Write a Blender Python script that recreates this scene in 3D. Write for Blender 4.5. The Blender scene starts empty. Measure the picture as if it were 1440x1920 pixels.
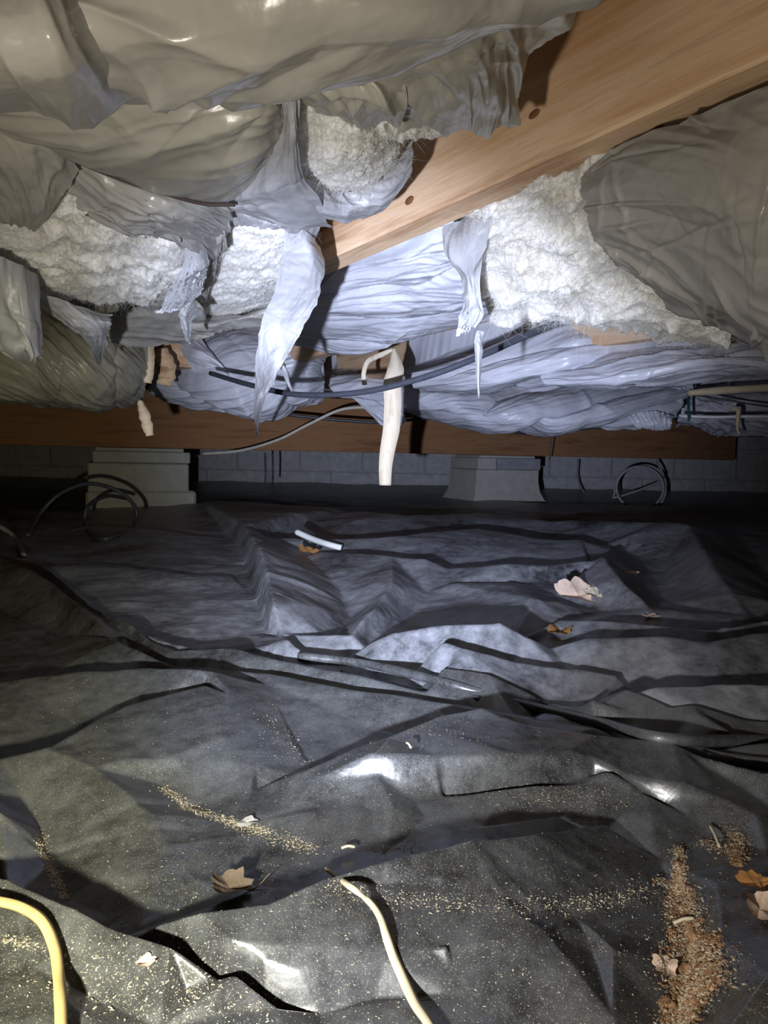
import bpy, math, random
import numpy as np
from mathutils import Vector

# ------------------------------------------------------------------ camera, world, lamps, exposure
C = bpy.context.scene.collection
S = bpy.context.scene
F = 1331.0                       # focal length in pixels of the 1440 x 1920 frame
CAMH = 0.25                      # the camera is held a hand above the ground sheet
PITCH = math.atan(110 / F)
ROLL = math.radians(1.2)
fw = Vector((0, math.cos(PITCH), -math.sin(PITCH)))
up0 = Vector((0, math.sin(PITCH), math.cos(PITCH)))
rt0 = Vector((1, 0, 0))
rt = rt0 * math.cos(ROLL) + up0 * math.sin(ROLL)
up = up0 * math.cos(ROLL) - rt0 * math.sin(ROLL)
CAM = Vector((0, 0, CAMH))
cd = bpy.data.cameras.new('camera')
cd.sensor_fit = 'VERTICAL'
cd.sensor_height = 36.0
cd.lens = 36.0 * F / 1920.0
cd.clip_start = 0.01
cam = bpy.data.objects.new('camera', cd)
C.objects.link(cam)
from mathutils import Matrix
M3 = Matrix((rt, up, -fw)).transposed()
cam.matrix_world = Matrix.Translation(CAM) @ M3.to_4x4()
S.camera = cam

w = bpy.data.worlds.new('world')
S.world = w
w.use_nodes = True
w.node_tree.nodes['Background'].inputs[0].default_value = (0.9, 0.95, 1.0, 1)
w.node_tree.nodes['Background'].inputs[1].default_value = 0.002

S.view_settings.view_transform = 'Standard'
S.view_settings.look = 'None'
S.view_settings.exposure = 0.12
S.view_settings.gamma = 1.0
S.view_settings.use_curve_mapping = False


def ray(px, py):
    return fw + rt * ((px - 720) / F) + up * ((960 - py) / F)


def W(px, py, D):
    """point seen at pixel (px, py) at forward distance D"""
    r = ray(px, py)
    return CAM + r * (D / r.y)


def G(px, py, z=0.0):
    """point seen at pixel (px, py) on the level z"""
    r = ray(px, py)
    return CAM + r * ((z - CAMH) / r.z)


def U(px, py, h):
    """point seen at pixel (px, py), h above the camera"""
    r = ray(px, py)
    return CAM + r * (h / r.z)


TORCH = Vector((-0.12, 0.0, 0.150))


def spot(name, target, angle, blend, power, col, rad=0.008, loc=TORCH):
    ld = bpy.data.lights.new(name, 'SPOT')
    ld.energy = power
    ld.color = col
    ld.spot_size = math.radians(angle)
    ld.spot_blend = blend
    ld.shadow_soft_size = rad
    o = bpy.data.objects.new(name, ld)
    C.objects.link(o)
    o.location = loc
    o.rotation_euler = (target - loc).to_track_quat('-Z', 'Y').to_euler()
    return o


# one hand torch: cool hot spot, neutral corona, warm wide spill
spot('torch_hotspot', W(800, 765, 2.5), 51, 1.0, 135.0, (0.64, 0.73, 1.0))
spot('torch_corona', W(790, 960, 2.5), 86, 1.0, 16.0, (0.92, 0.95, 1.0))
spot('torch_spill', W(740, 840, 1.5), 168, 0.5, 6.0, (1.0, 0.90, 0.74), 0.012)
spot('yellow_ground_fill', G(-150, 1480), 84, 1.0, 8.5, (1.0, 0.88, 0.08), 0.012)  # added yellow fill aimed off the beam, tints the left ground olive

# ------------------------------------------------------------------ numpy noise
_perms = {}


def _perm(seed):
    if seed not in _perms:
        r = np.random.RandomState(seed + 11)
        a = r.rand(256) * 2 * np.pi
        _perms[seed] = (r.permutation(256), np.cos(a), np.sin(a))
    return _perms[seed]


def perlin(x, y, seed=0):
    p, gx, gy = _perm(seed)
    xi = np.floor(x).astype(int)
    yi = np.floor(y).astype(int)
    xf = x - xi
    yf = y - yi
    u = xf * xf * xf * (xf * (xf * 6 - 15) + 10)
    v = yf * yf * yf * (yf * (yf * 6 - 15) + 10)

    def g(ix, iy, dx, dy):
        k = p[(p[ix & 255] + iy) & 255]
        return gx[k] * dx + gy[k] * dy
    a = g(xi, yi, xf, yf)
    b = g(xi + 1, yi, xf - 1, yf)
    c = g(xi, yi + 1, xf, yf - 1)
    d = g(xi + 1, yi + 1, xf - 1, yf - 1)
    return (a + (b - a) * u + ((c + (d - c) * u) - (a + (b - a) * u)) * v) * 1.4


def fbm(x, y, seed=0, octs=4, gain=0.5, lac=2.03):
    s = np.zeros_like(x)
    a = 1.0
    for i in range(octs):
        s += a * perlin(x, y, seed + i)
        a *= gain
        x = x * lac + 3.1
        y = y * lac + 1.7
    return s


def ridged(x, y, seed=0):
    n = 1 - np.abs(perlin(x, y, seed)) * 1.6
    return np.clip(n, 0, 1) ** 2


def wrinkle(s, t, ang, wl, stretch, seed, warp=0.5):
    """long folds of wavelength wl running along the angle ang, stronger in some patches"""
    c, q = math.cos(ang), math.sin(ang)
    a = (s * c + t * q) / (wl * stretch)
    b = (-s * q + t * c) / wl
    b = b + warp * perlin(a * 0.9, b * 0.12, seed + 50)
    n = perlin(a, b, seed)
    r = np.clip(1 - np.sqrt(n * n + 0.004) * 1.7, 0, 1) ** 1.5
    k = np.clip(0.75 + 0.9 * perlin(a * 0.5 + 7, b * 0.3, seed + 51), 0.15, 1.4)
    return (r - 0.35) * k


def facet(x, y, seed):
    """random heights on a triangular lattice joined by flat facets with crisp edges"""
    k = (x + y) * 0.366
    a, b = x + k, y + k
    i, j = np.floor(a).astype(int), np.floor(b).astype(int)
    fa, fb = a - i, b - j
    p, gx, gy = _perm(seed)

    def h(m, n):
        return gx[p[(p[m & 255] + n) & 255]]
    v00, v11 = h(i, j), h(i + 1, j + 1)
    up_ = v00 + (h(i + 1, j) - v00) * fa + (v11 - h(i + 1, j)) * fb
    lo_ = v00 + (h(i, j + 1) - v00) * fb + (v11 - h(i, j + 1)) * fa
    return np.where(fa > fb, up_, lo_)


def creases(s, t, n, seed, amp, wid, len0):
    """short straight sharp creases scattered over the film"""
    r = np.random.RandomState(seed)
    out = np.zeros_like(s)
    s0, s1, t0, t1 = s.min(), s.max(), t.min(), t.max()
    for i in range(n):
        x, y = r.uniform(s0, s1), r.uniform(t0, t1)
        a = r.uniform(0, math.pi)
        L = len0 * r.uniform(0.4, 1.4)
        dx, dy = math.cos(a), math.sin(a)
        al = ((s - x) * dx + (t - y) * dy) / L
        ac = (-(s - x) * dy + (t - y) * dx)
        wn = wid * r.uniform(0.5, 1.3)
        wf = wn * r.uniform(0.25, 1.0)
        ww = np.where(ac > 0, wn, wf)
        f = np.clip(1 - np.abs(ac) / ww, 0, 1) ** 1.4 * np.clip(1 - np.abs(al), 0, 1)
        out += f * amp * r.uniform(-0.6, 1.0)
    return out


# ------------------------------------------------------------------ materials
def mat(name):
    m = bpy.data.materials.new(name)
    m.use_nodes = True
    nt = m.node_tree
    b = nt.nodes['Principled BSDF']
    return m, nt, b


def nd(nt, t, **kw):
    n = nt.nodes.new(t)
    for k, v in kw.items():
        if k.startswith('i_'):
            key = k[2:]
            key = int(key) if key.isdigit() else key.replace('_', ' ')
            n.inputs[key].default_value = v
        else:
            setattr(n, k, v)
    return n


def noise(nt, scale, detail=4, rough=0.5, coord='Object', stretch=None):
    tc = nd(nt, 'ShaderNodeTexCoord')
    n = nd(nt, 'ShaderNodeTexNoise')
    n.inputs['Scale'].default_value = scale
    n.inputs['Detail'].default_value = detail
    n.inputs['Roughness'].default_value = rough
    if stretch:
        mp = nd(nt, 'ShaderNodeMapping')
        mp.inputs['Scale'].default_value = stretch[0]
        mp.inputs['Rotation'].default_value = stretch[1]
        nt.links.new(tc.outputs[coord], mp.inputs[0])
        nt.links.new(mp.outputs[0], n.inputs['Vector'])
    else:
        nt.links.new(tc.outputs[coord], n.inputs['Vector'])
    return n


def ramp(nt, src, stops):
    r = nd(nt, 'ShaderNodeValToRGB')
    e = r.color_ramp.elements
    e[0].position, e[0].color = stops[0][0], (*stops[0][1], 1)
    e[1].position, e[1].color = stops[-1][0], (*stops[-1][1], 1)
    for p, c in stops[1:-1]:
        q = e.new(p)
        q.color = (*c, 1)
    nt.links.new(src, r.inputs[0])
    return r


def bump(nt, b, src, strength, dist):
    n = nd(nt, 'ShaderNodeBump')
    n.inputs['Strength'].default_value = strength
    n.inputs['Distance'].default_value = dist
    nt.links.new(src, n.inputs['Height'])
    nt.links.new(n.outputs[0], b.inputs['Normal'])
    return n


def film_mat(name, col, rough=0.32, trans=0.22, var=0.12):
    m, nt, b = mat(name)
    n = noise(nt, 9, 4, 0.6)
    lo = tuple(c * (1 - var) for c in col)
    hi = tuple(min(1, c * (1 + var)) for c in col)
    r = ramp(nt, n.outputs[0], [(0.3, lo), (0.7, hi)])
    nt.links.new(r.outputs[0], b.inputs['Base Color'])
    b.inputs['Roughness'].default_value = rough
    b.inputs['Specular IOR Level'].default_value = 0.55
    n2 = noise(nt, 70, 3, 0.55)
    bump(nt, b, n2.outputs[0], 0.12, 0.004)
    tr = nd(nt, 'ShaderNodeBsdfTranslucent')
    nt.links.new(r.outputs[0], tr.inputs[0])
    mx = nd(nt, 'ShaderNodeMixShader')
    mx.inputs[0].default_value = trans
    nt.links.new(b.outputs[0], mx.inputs[1])
    nt.links.new(tr.outputs[0], mx.inputs[2])
    nt.links.new(mx.outputs[0], nt.nodes['Material Output'].inputs[0])
    return m


M = {}
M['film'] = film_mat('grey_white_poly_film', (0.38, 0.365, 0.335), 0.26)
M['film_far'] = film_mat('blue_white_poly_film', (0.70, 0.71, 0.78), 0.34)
M['film_warm'] = film_mat('warm_white_poly_film', (0.41, 0.39, 0.335), 0.3)
M['film_torn'] = film_mat('torn_poly_film', (0.45, 0.45, 0.465), 0.38, 0.3)


def fibre():
    m, nt, b = mat('white_glass_fibre')
    n = noise(nt, 38, 6, 0.65)
    r = ramp(nt, n.outputs[0], [(0.25, (0.62, 0.57, 0.47)), (0.5, (0.79, 0.77, 0.71)), (0.75, (0.86, 0.85, 0.83))])
    nt.links.new(r.outputs[0], b.inputs['Base Color'])
    b.inputs['Roughness'].default_value = 1.0
    b.inputs['Specular IOR Level'].default_value = 0.05
    b.inputs['Subsurface Weight'].default_value = 0.6
    b.inputs['Subsurface Radius'].default_value = (0.02, 0.019, 0.017)
    b.inputs['Subsurface Scale'].default_value = 0.6
    n2 = noise(nt, 160, 5, 0.7)
    bump(nt, b, n2.outputs[0], 0.5, 0.004)
    return m


M['fibre'] = fibre()


def wood(name, a, b_, c, scale=1.0, axis=(1, 14, 14), rot=(0, 0, 0)):
    m, nt, b = mat(name)
    n = noise(nt, 2.4 * scale, 6, 0.6, 'Object', (axis, rot))
    n2 = noise(nt, 16 * scale, 5, 0.65, 'Object', (axis, rot))
    ad = nd(nt, 'ShaderNodeMath', operation='MULTIPLY_ADD')
    nt.links.new(n2.outputs[0], ad.inputs[0])
    ad.inputs[1].default_value = 0.35
    nt.links.new(n.outputs[0], ad.inputs[2])
    n3 = noise(nt, 3.2 * scale, 3, 0.55, 'Object', ((axis[0] * 1.0, axis[1] * 0.35, axis[2] * 0.35), rot))
    ad2 = nd(nt, 'ShaderNodeMath', operation='MULTIPLY_ADD')
    nt.links.new(n3.outputs[0], ad2.inputs[0])
    ad2.inputs[1].default_value = 0.7
    nt.links.new(ad.outputs[0], ad2.inputs[2])
    r = ramp(nt, ad2.outputs[0], [(0.66, a), (1.0, b_), (1.0 + 0.34, c)])
    nt.links.new(ad2.outputs[0], r.inputs[0])
    sc_ = nd(nt, 'ShaderNodeMath', operation='MULTIPLY')
    sc_.inputs[1].default_value = 0.72
    nt.links.new(ad2.outputs[0], sc_.inputs[0])
    nt.links.new(sc_.outputs[0], r.inputs[0])
    for el, pz in zip(r.color_ramp.elements, (0.52, 0.72, 0.94)):
        el.position = pz
    nt.links.new(r.outputs[0], b.inputs['Base Color'])
    b.inputs['Roughness'].default_value = 0.75
    b.inputs['Specular IOR Level'].default_value = 0.25
    bump(nt, b, n2.outputs[0], 0.25, 0.002)
    return m


M['joist'] = wood('orange_pine_joist', (0.27, 0.115, 0.036), (0.50, 0.28, 0.135), (0.68, 0.48, 0.31))
M['girder'] = wood('brown_pine_girder', (0.17, 0.075, 0.03), (0.25, 0.12, 0.05), (0.33, 0.17, 0.08))
M['splint'] = wood('pale_splinter_wood', (0.55, 0.40, 0.24), (0.66, 0.50, 0.32), (0.74, 0.60, 0.42), 6)
M['kraft'] = wood('pale_kraft_strip', (0.58, 0.47, 0.31), (0.72, 0.61, 0.44), (0.80, 0.70, 0.54), 5, (5, 5, 1.2))


def plain(name, col, rough=0.6, spec=0.3, var=0.0, scale=40, bumpd=0.0):
    m, nt, b = mat(name)
    b.inputs['Base Color'].default_value = (*col, 1)
    b.inputs['Roughness'].default_value = rough
    b.inputs['Specular IOR Level'].default_value = spec
    if var:
        n = noise(nt, scale, 5, 0.65)
        r = ramp(nt, n.outputs[0], [(0.3, tuple(c * (1 - var) for c in col)), (0.7, tuple(min(1, c * (1 + var)) for c in col))])
        nt.links.new(r.outputs[0], b.inputs['Base Color'])
        if bumpd:
            bump(nt, b, n.outputs[0], 0.6, bumpd)
    return m


M['cmu'] = plain('grey_concrete_block', (0.44, 0.44, 0.45), 0.9, 0.2, 0.18, 26, 0.003)
M['cmu_pier'] = plain('pale_pier_block', (0.44, 0.43, 0.39), 0.9, 0.2, 0.12, 22, 0.002)
M['cmu_dark'] = plain('dark_cap_block', (0.30, 0.30, 0.33), 0.9, 0.2, 0.15, 30, 0.002)
M['mortar'] = plain('mortar', (0.38, 0.38, 0.38), 0.95, 0.1, 0.2, 40)
M['cable_black'] = plain('black_cable_jacket', (0.055, 0.06, 0.075), 0.42, 0.45, 0.2, 60)
M['cable_dark'] = plain('dark_brown_wire', (0.05, 0.035, 0.028), 0.5, 0.4)
M['cable_white'] = plain('ivory_cable_jacket', (0.62, 0.58, 0.50), 0.45, 0.4, 0.1, 30)
M['cable_grey'] = plain('grey_cable_jacket', (0.20, 0.20, 0.20), 0.5, 0.4, 0.2, 60)
M['cable_pale'] = plain('pale_grey_cable_jacket', (0.36, 0.36, 0.37), 0.5, 0.4, 0.15, 60)
M['pvc'] = plain('white_plastic_tube', (0.80, 0.80, 0.80), 0.35, 0.5)
M['leaf'] = plain('dry_brown_leaf', (0.10, 0.075, 0.055), 0.75, 0.2, 0.3, 60, 0.002)
M['leaf_pale'] = plain('pale_dry_leaf', (0.72, 0.55, 0.43), 0.75, 0.2, 0.2, 60, 0.002)
M['leaf_dark'] = plain('orange_brown_leaf', (0.34, 0.17, 0.06), 0.75, 0.2, 0.35, 70, 0.002)
M['chip'] = plain('pale_wood_chip', (0.58, 0.51, 0.38), 0.85, 0.15, 0.35, 120)
M['chip_red'] = plain('reddish_wood_crumb', (0.34, 0.19, 0.10), 0.9, 0.1, 0.4, 160)
M['heap'] = plain('crumbly_brown_debris', (0.27, 0.16, 0.09), 0.95, 0.1, 0.55, 150, 0.003)
M['soil'] = plain('brown_soil', (0.10, 0.07, 0.05), 1.0, 0.1, 0.4, 14)
M['subfloor'] = wood('plywood_subfloor', (0.22, 0.13, 0.06), (0.32, 0.2, 0.1), (0.4, 0.27, 0.15))
M['knot'] = plain('dark_knot', (0.16, 0.075, 0.03), 0.8, 0.2, 0.3, 200)
M['strip'] = plain('straw_yellow_strip', (0.56, 0.49, 0.33), 0.6, 0.3, 0.15, 60)
M['twine'] = plain('amber_strap', (0.44, 0.33, 0.15), 0.55, 0.3, 0.15, 60)
M['stone'] = plain('grey_pebble', (0.40, 0.39, 0.37), 0.9, 0.2, 0.2, 80)


def sheet_mat(name, dust_lo, dust_hi, rough=0.22):
    m, nt, b = mat(name)
    n1 = noise(nt, 5.5, 9, 0.70)
    n2 = noise(nt, 55, 8, 0.75)
    n3 = noise(nt, 1300, 2, 0.6)
    # soft dust veil
    mx = nd(nt, 'ShaderNodeMath', operation='MULTIPLY_ADD')
    nt.links.new(n2.outputs[0], mx.inputs[0])
    mx.inputs[1].default_value = 0.7
    nt.links.new(n1.outputs[0], mx.inputs[2])
    veil = ramp(nt, mx.outputs[0], [(0.66, (0, 0, 0)), (1.15, (1, 1, 1))])
    sp = ramp(nt, n3.outputs[0], [(0.60, (0, 0, 0)), (0.70, (1, 1, 1))])
    col = ramp(nt, veil.outputs[0], [(0.0, dust_lo), (1.0, dust_hi)])
    mixc = nd(nt, 'ShaderNodeMixRGB')
    mixc.inputs[2].default_value = (0.34, 0.32, 0.26, 1)
    ml = nd(nt, 'ShaderNodeMath', operation='MULTIPLY')
    ml.inputs[1].default_value = 0.7
    nt.links.new(sp.outputs[0], ml.inputs[0])
    nt.links.new(ml.outputs[0], mixc.inputs[0])
    nt.links.new(col.outputs[0], mixc.inputs[1])
    nt.links.new(mixc.outputs[0], b.inputs['Base Color'])
    rr = ramp(nt, veil.outputs[0], [(0.0, (rough,) * 3), (1.0, (0.5,) * 3)])
    nt.links.new(rr.outputs[0], b.inputs['Roughness'])
    b.inputs['Specular IOR Level'].default_value = 0.8
    b.inputs['Coat Weight'].default_value = 0.3 if rough < 0.3 else 0.0
    b.inputs['Coat Roughness'].default_value = rough * 0.8
    n4 = noise(nt, 80, 6, 0.6)
    bump(nt, b, n4.outputs[0], 0.16, 0.003)
    return m


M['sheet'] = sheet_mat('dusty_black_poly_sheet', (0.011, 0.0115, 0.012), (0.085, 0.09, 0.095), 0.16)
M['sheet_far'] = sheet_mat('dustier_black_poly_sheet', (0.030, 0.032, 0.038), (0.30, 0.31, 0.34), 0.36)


# ------------------------------------------------------------------ object helpers
def tag(o, label=None, cat=None, group=None, kind=None):
    if label:
        o['label'] = label
    if cat:
        o['category'] = cat
    if group:
        o['group'] = group
    if kind:
        o['kind'] = kind
    return o


def thing(name, loc, label, cat, group=None):
    o = bpy.data.objects.new(name, None)
    o.empty_display_size = 0.05
    C.objects.link(o)
    o.location = loc
    return tag(o, label, cat, group)


def link(name, me, m, parent=None, smooth=True):
    o = bpy.data.objects.new(name, me)
    C.objects.link(o)
    if m:
        me.materials.append(m)
    if smooth:
        me.polygons.foreach_set('use_smooth', np.ones(len(me.polygons), dtype=bool))
    if parent is not None:
        pw = Vector((0, 0, 0))
        q = parent
        while q is not None:
            pw = pw + Vector(q.location)
            q = q.parent
        o.parent = parent
        o.location = -pw
    return o


def from_np(name, V, Q):
    me = bpy.data.meshes.new(name)
    me.from_pydata([tuple(v) for v in V], [], [tuple(int(i) for i in q) for q in Q]) if len(Q) and len(set(map(len, Q))) > 1 else _fast(me, V, Q)
    me.update()
    return me


def _fast(me, V, Q):
    V = np.asarray(V, dtype=np.float32)
    Q = np.asarray(Q, dtype=np.int32)
    n = Q.shape[1]
    me.vertices.add(len(V))
    me.vertices.foreach_set('co', V.ravel())
    me.loops.add(Q.size)
    me.loops.foreach_set('vertex_index', Q.ravel())
    me.polygons.add(len(Q))
    me.polygons.foreach_set('loop_start', np.arange(0, Q.size, n, dtype=np.int32))
    me.validate()


def recenter(o):
    """put the origin of a single-mesh thing at its lowest centre"""
    me = o.data
    n = len(me.vertices)
    co = np.empty(n * 3, dtype=np.float32)
    me.vertices.foreach_get('co', co)
    co = co.reshape(-1, 3)
    c = np.array([(co[:, 0].min() + co[:, 0].max()) / 2, (co[:, 1].min() + co[:, 1].max()) / 2, co[:, 2].min()])
    co -= c
    me.vertices.foreach_set('co', co.ravel())
    me.update()
    o.location = Vector(o.location) + Vector(c)
    return o


def grid_quads(nv, nu):
    i = np.arange(nv - 1)[:, None] * nu + np.arange(nu - 1)[None, :]
    i = i.ravel()
    return np.stack([i, i + 1, i + nu + 1, i + nu], 1)


def cat1(P, t):
    """Catmull-Rom through P (n, ...) at parameters t in 0..1"""
    n = len(P)
    if n == 2:
        tt = t.reshape((-1,) + (1,) * (P.ndim - 1))
        return P[0] * (1 - tt) + P[1] * tt
    x = np.clip(t, 0, 1) * (n - 1)
    i = np.minimum(np.floor(x).astype(int), n - 2)
    f = (x - i).reshape((-1,) + (1,) * (P.ndim - 1))
    Pe = np.concatenate([2 * P[:1] - P[1:2], P, 2 * P[-1:] - P[-2:-1]], 0)
    p0, p1, p2, p3 = Pe[i], Pe[i + 1], Pe[i + 2], Pe[i + 3]
    return 0.5 * (2 * p1 + (p2 - p0) * f + (2 * p0 - 5 * p1 + 4 * p2 - p3) * f ** 2 + (3 * p1 - p0 - 3 * p2 + p3) * f ** 3)


# joists: all run towards one vanishing point on the left
JB = 0.246                       # underside of the joists above the camera
vp = ray(-141, 831.6)
jd = Vector((vp.x, vp.y, 0)).normalized()
jn = Vector((jd.y, -jd.x, 0))    # across the joists, to the right
pR = (U(1440, 165, JB) + U(1100, 310, JB) + U(840, 425, JB)) / 3
c_right1 = pR.dot(jn)            # right face of joist 1
JT = 0.038
JS = 0.406
BAYS = {'L': (c_right1 - JT - JS + JT, c_right1 - JT), 'R': (c_right1, c_right1 + JS - JT), 'R2': (c_right1 + JS, c_right1 + 2 * JS - JT)}
ZB = CAMH + JB
ZTOP = ZB + 0.235


def sheet(name, rows, m, parent, nu=140, nv=110, disp=None, jag=None, bay=None, skirt=None, kind='h', seed=0, side=None):
    """curved film or fibre surface through a net of control points; rows run top to bottom in the picture"""
    fn = {'h': U, 'D': W}[kind]
    P = np.array([[tuple(fn(*p)) for p in r] for r in rows])
    us, vs = np.linspace(0, 1, nu), np.linspace(0, 1, nv)
    uu, vv = np.meshgrid(us, vs)
    wd = np.linalg.norm(np.diff(P, axis=1), axis=2).sum(1).mean()
    ht = np.linalg.norm(np.diff(P, axis=0), axis=2).sum(0).mean()
    jag = jag or {}

    def jn_(t, amp, sd):
        a = np.abs(perlin(t * jag.get('f', 14), t * 0 + 0.5, sd)) + 0.5 * np.abs(perlin(t * jag.get('f', 14) * 2.7, t * 0 + 0.5, sd + 1)) + 0.3 * np.abs(perlin(t * jag.get('f', 14) * 7, t * 0 + .5, sd + 2))
        return amp * a
    v0 = jn_(uu, jag['top'], seed + 1) if 'top' in jag else 0
    v1 = 1 - jn_(uu, jag['bottom'], seed + 4) if 'bottom' in jag else 1
    u0 = jn_(vv, jag['left'], seed + 7) if 'left' in jag else 0
    u1 = 1 - jn_(vv, jag['right'], seed + 9) if 'right' in jag else 1
    ue = u0 + uu * (u1 - u0)
    ve = v0 + vv * (v1 - v0)
    # fine spline table then bilinear lookup
    K = 160
    tb = cat1(P, np.linspace(0, 1, K))                       # (K, C, 3)
    tb = cat1(np.swapaxes(tb, 0, 1), np.linspace(0, 1, K))   # (K_u, K_v, 3)
    a = np.clip(ue, 0, 1) * (K - 1)
    b = np.clip(ve, 0, 1) * (K - 1)
    ia = np.minimum(a.astype(int), K - 2)
    ib = np.minimum(b.astype(int), K - 2)
    fa, fb = (a - ia)[..., None], (b - ib)[..., None]
    X = (tb[ia, ib] * (1 - fa) + tb[ia + 1, ib] * fa) * (1 - fb) + (tb[ia, ib + 1] * (1 - fa) + tb[ia + 1, ib + 1] * fa) * fb
    if disp is not None:
        du = np.gradient(X, axis=1)
        dv = np.gradient(X, axis=0)
        N = np.cross(du, dv)
        N /= np.linalg.norm(N, axis=2, keepdims=True) + 1e-12
        tocam = np.array(CAM) - X
        flip = np.sign((N * tocam).sum(2).mean())
        X = X + N * flip * disp(ue * wd, ve * ht, ue, ve)[..., None]
    if bay:
        lo, hi = BAYS[bay]
        n3 = np.array(jn)
        q = X @ n3
        over = np.clip(q - (hi - 0.002), 0, None) - np.clip((lo + 0.002) - q, 0, None)
        over = np.where(X[..., 2] > ZB - 0.004, over, 0)
        X = X - n3 * over[..., None]
    V = X.reshape(-1, 3)
    Q = grid_quads(nv, nu)
    if side:
        col = np.arange(nv * nu).reshape(nv, nu)[:, -1]
        n0, R = len(V), V[col].copy()
        V2 = R.copy()
        V2[:, 2] = side
        V = np.concatenate([V, 0.5 * (R + V2) + np.array([0.03, 0.0, 0]), V2], 0)
        k = np.arange(nv - 1)
        Q = np.concatenate([Q, np.stack([col[k], n0 + k, n0 + k + 1, col[k + 1]], 1), np.stack([n0 + k, n0 + nv + k, n0 + nv + k + 1, n0 + k + 1], 1)], 0)
    if skirt:
        idx = np.arange(nv * nu).reshape(nv, nu)
        loop = np.concatenate([idx[0, :], idx[1:, -1], idx[-1, -2::-1], idx[-2:0, 0]])
        cen = V.mean(0)
        R = V[loop].copy()
        mid = R.copy()
        R[:, :2] += (cen[:2] - R[:, :2]) * 0.10 + np.array([0, 0.01])
        R[:, 2] = np.maximum(skirt, R[:, 2] + 0.01)
        mid = 0.5 * mid + 0.5 * R
        base = len(V)
        n = len(loop)
        V = np.concatenate([V, mid, R, R.mean(0)[None]], 0)
        k = np.arange(n)
        k2 = (k + 1) % n
        Q = np.concatenate([Q, np.stack([loop[k], base + k, base + k2, loop[k2]], 1), np.stack([base + k, base + n + k, base + n + k2, base + k2], 1)], 0)
        me = bpy.data.meshes.new(name)
        cap = np.full(n, base + 2 * n)
        Q = np.concatenate([Q, np.stack([base + n + k, cap, cap, base + n + k2], 1)], 0) if False else Q
        _fast(me, V, Q)
    else:
        me = bpy.data.meshes.new(name)
        _fast(me, V, Q)
    me.update()
    o = link(name, me, m, parent)
    o['net'] = [nv, nu]
    return o


def d_film(seed, ang=0.5, wl=0.05, amp=0.006, n=14, camp=0.005, wid=0.02, ln=0.06, stretch=4, fine=0.0008, fc=0.6, lobe=None, strands=0.0):
    stretch = stretch * 1.8

    def f(s, t, u, v):
        d = amp * wrinkle(s, t, ang, wl, stretch, seed)
        d = d + 0.4 * amp * wrinkle(s, t, ang + 0.2, wl * 0.4, stretch, seed + 3)
        d = d + amp * 0.6 * fbm(s / (wl * 2.5), t / (wl * 2.5), seed + 8, 2)
        d = d + fine * 0.3 * fbm(s / 0.012, t / 0.012, seed + 6, 2)
        ws = s + 0.02 * perlin(s / 0.08, t / 0.08, seed + 70)
        d = d + fc * (0.5 * amp * facet(ws / (wl * 1.1), t / (wl * 1.1), seed + 71) + 0.25 * amp * facet(ws / (wl * 0.45), t / (wl * 0.45), seed + 72))
        if strands:
            d = d + strands * amp * (0.30 * wrinkle(s, t, ang + 0.1, wl * 0.30, stretch * 2, seed + 90) + 0.18 * wrinkle(s, t, ang - 0.1, wl * 0.14, stretch * 3, seed + 91))
        if n:
            d = d + creases(s, t, n, seed, camp, wid, ln)
        if lobe:
            la, lw, lang = lobe
            b = (-s * math.sin(lang) + t * math.cos(lang)) / lw + 0.5 * perlin(s / lw * 0.6, t / lw * 0.6, seed + 80)
            d = d + la * (np.sqrt(np.abs(np.sin(b * math.pi))) - 0.7)
        return d
    return f


def d_fibre(seed, amp=0.010, sc=0.05):
    def f(s, t, u, v):
        x = s / sc + 0.5 * perlin(s / sc * 0.7, t / sc * 0.7, seed + 30)
        y = t / sc + 0.5 * perlin(s / sc * 0.7, t / sc * 0.7, seed + 31)
        d = amp * fbm(x, y, seed, 3, 0.5)
        k = np.clip(0.5 + 0.8 * perlin(x * 0.6, y * 0.6, seed + 40), 0.1, 1)
        d = d - k * amp * 0.16 * np.clip(1 - np.abs(perlin(x * 2.0, y * 2.0, seed + 9)) * 3, 0, 1)
        return d + 0.0016 * fbm(s / 0.008, t / 0.008, seed + 15, 3, 0.65)
    return f


def tube_np(pts, r, sides=8, closed=False, twist=0, flat=1.0):
    P = np.array([tuple(p) for p in pts], dtype=float)
    n = len(P)
    T = np.gradient(P, axis=0)
    T /= np.linalg.norm(T, axis=1, keepdims=True) + 1e-12
    ref = np.array([0, 0, 1.0])
    if abs(T[0] @ ref) > 0.9:
        ref = np.array([1.0, 0, 0])
    A = np.cross(T[0], ref)
    A /= np.linalg.norm(A)
    V = []
    rr = np.broadcast_to(np.asarray(r, dtype=float), (n,))
    for i in range(n):
        A = A - T[i] * (A @ T[i])
        A /= np.linalg.norm(A) + 1e-12
        B = np.cross(T[i], A)
        for k in range(sides):
            a = 2 * math.pi * k / sides
            V.append(P[i] + A * math.cos(a) * rr[i] + B * math.sin(a) * rr[i] * flat)
    Q = []
    for i in range(n - 1):
        for k in range(sides):
            k2 = (k + 1) % sides
            Q.append((i * sides + k, i * sides + k2, (i + 1) * sides + k2, (i + 1) * sides + k))
    c0, c1 = len(V), len(V) + 1
    V += [P[0], P[-1]]
    for k in range(sides):
        k2 = (k + 1) % sides
        Q.append((c0, k2, k, k))
        Q.append((c1, (n - 1) * sides + k, (n - 1) * sides + k2, (n - 1) * sides + k2))
    return np.array(V), [tuple(dict.fromkeys(q)) for q in Q]


def smooth_path(pts, n=60):
    P = np.array([tuple(p) for p in pts], dtype=float)
    return cat1(P, np.linspace(0, 1, n))


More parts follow.
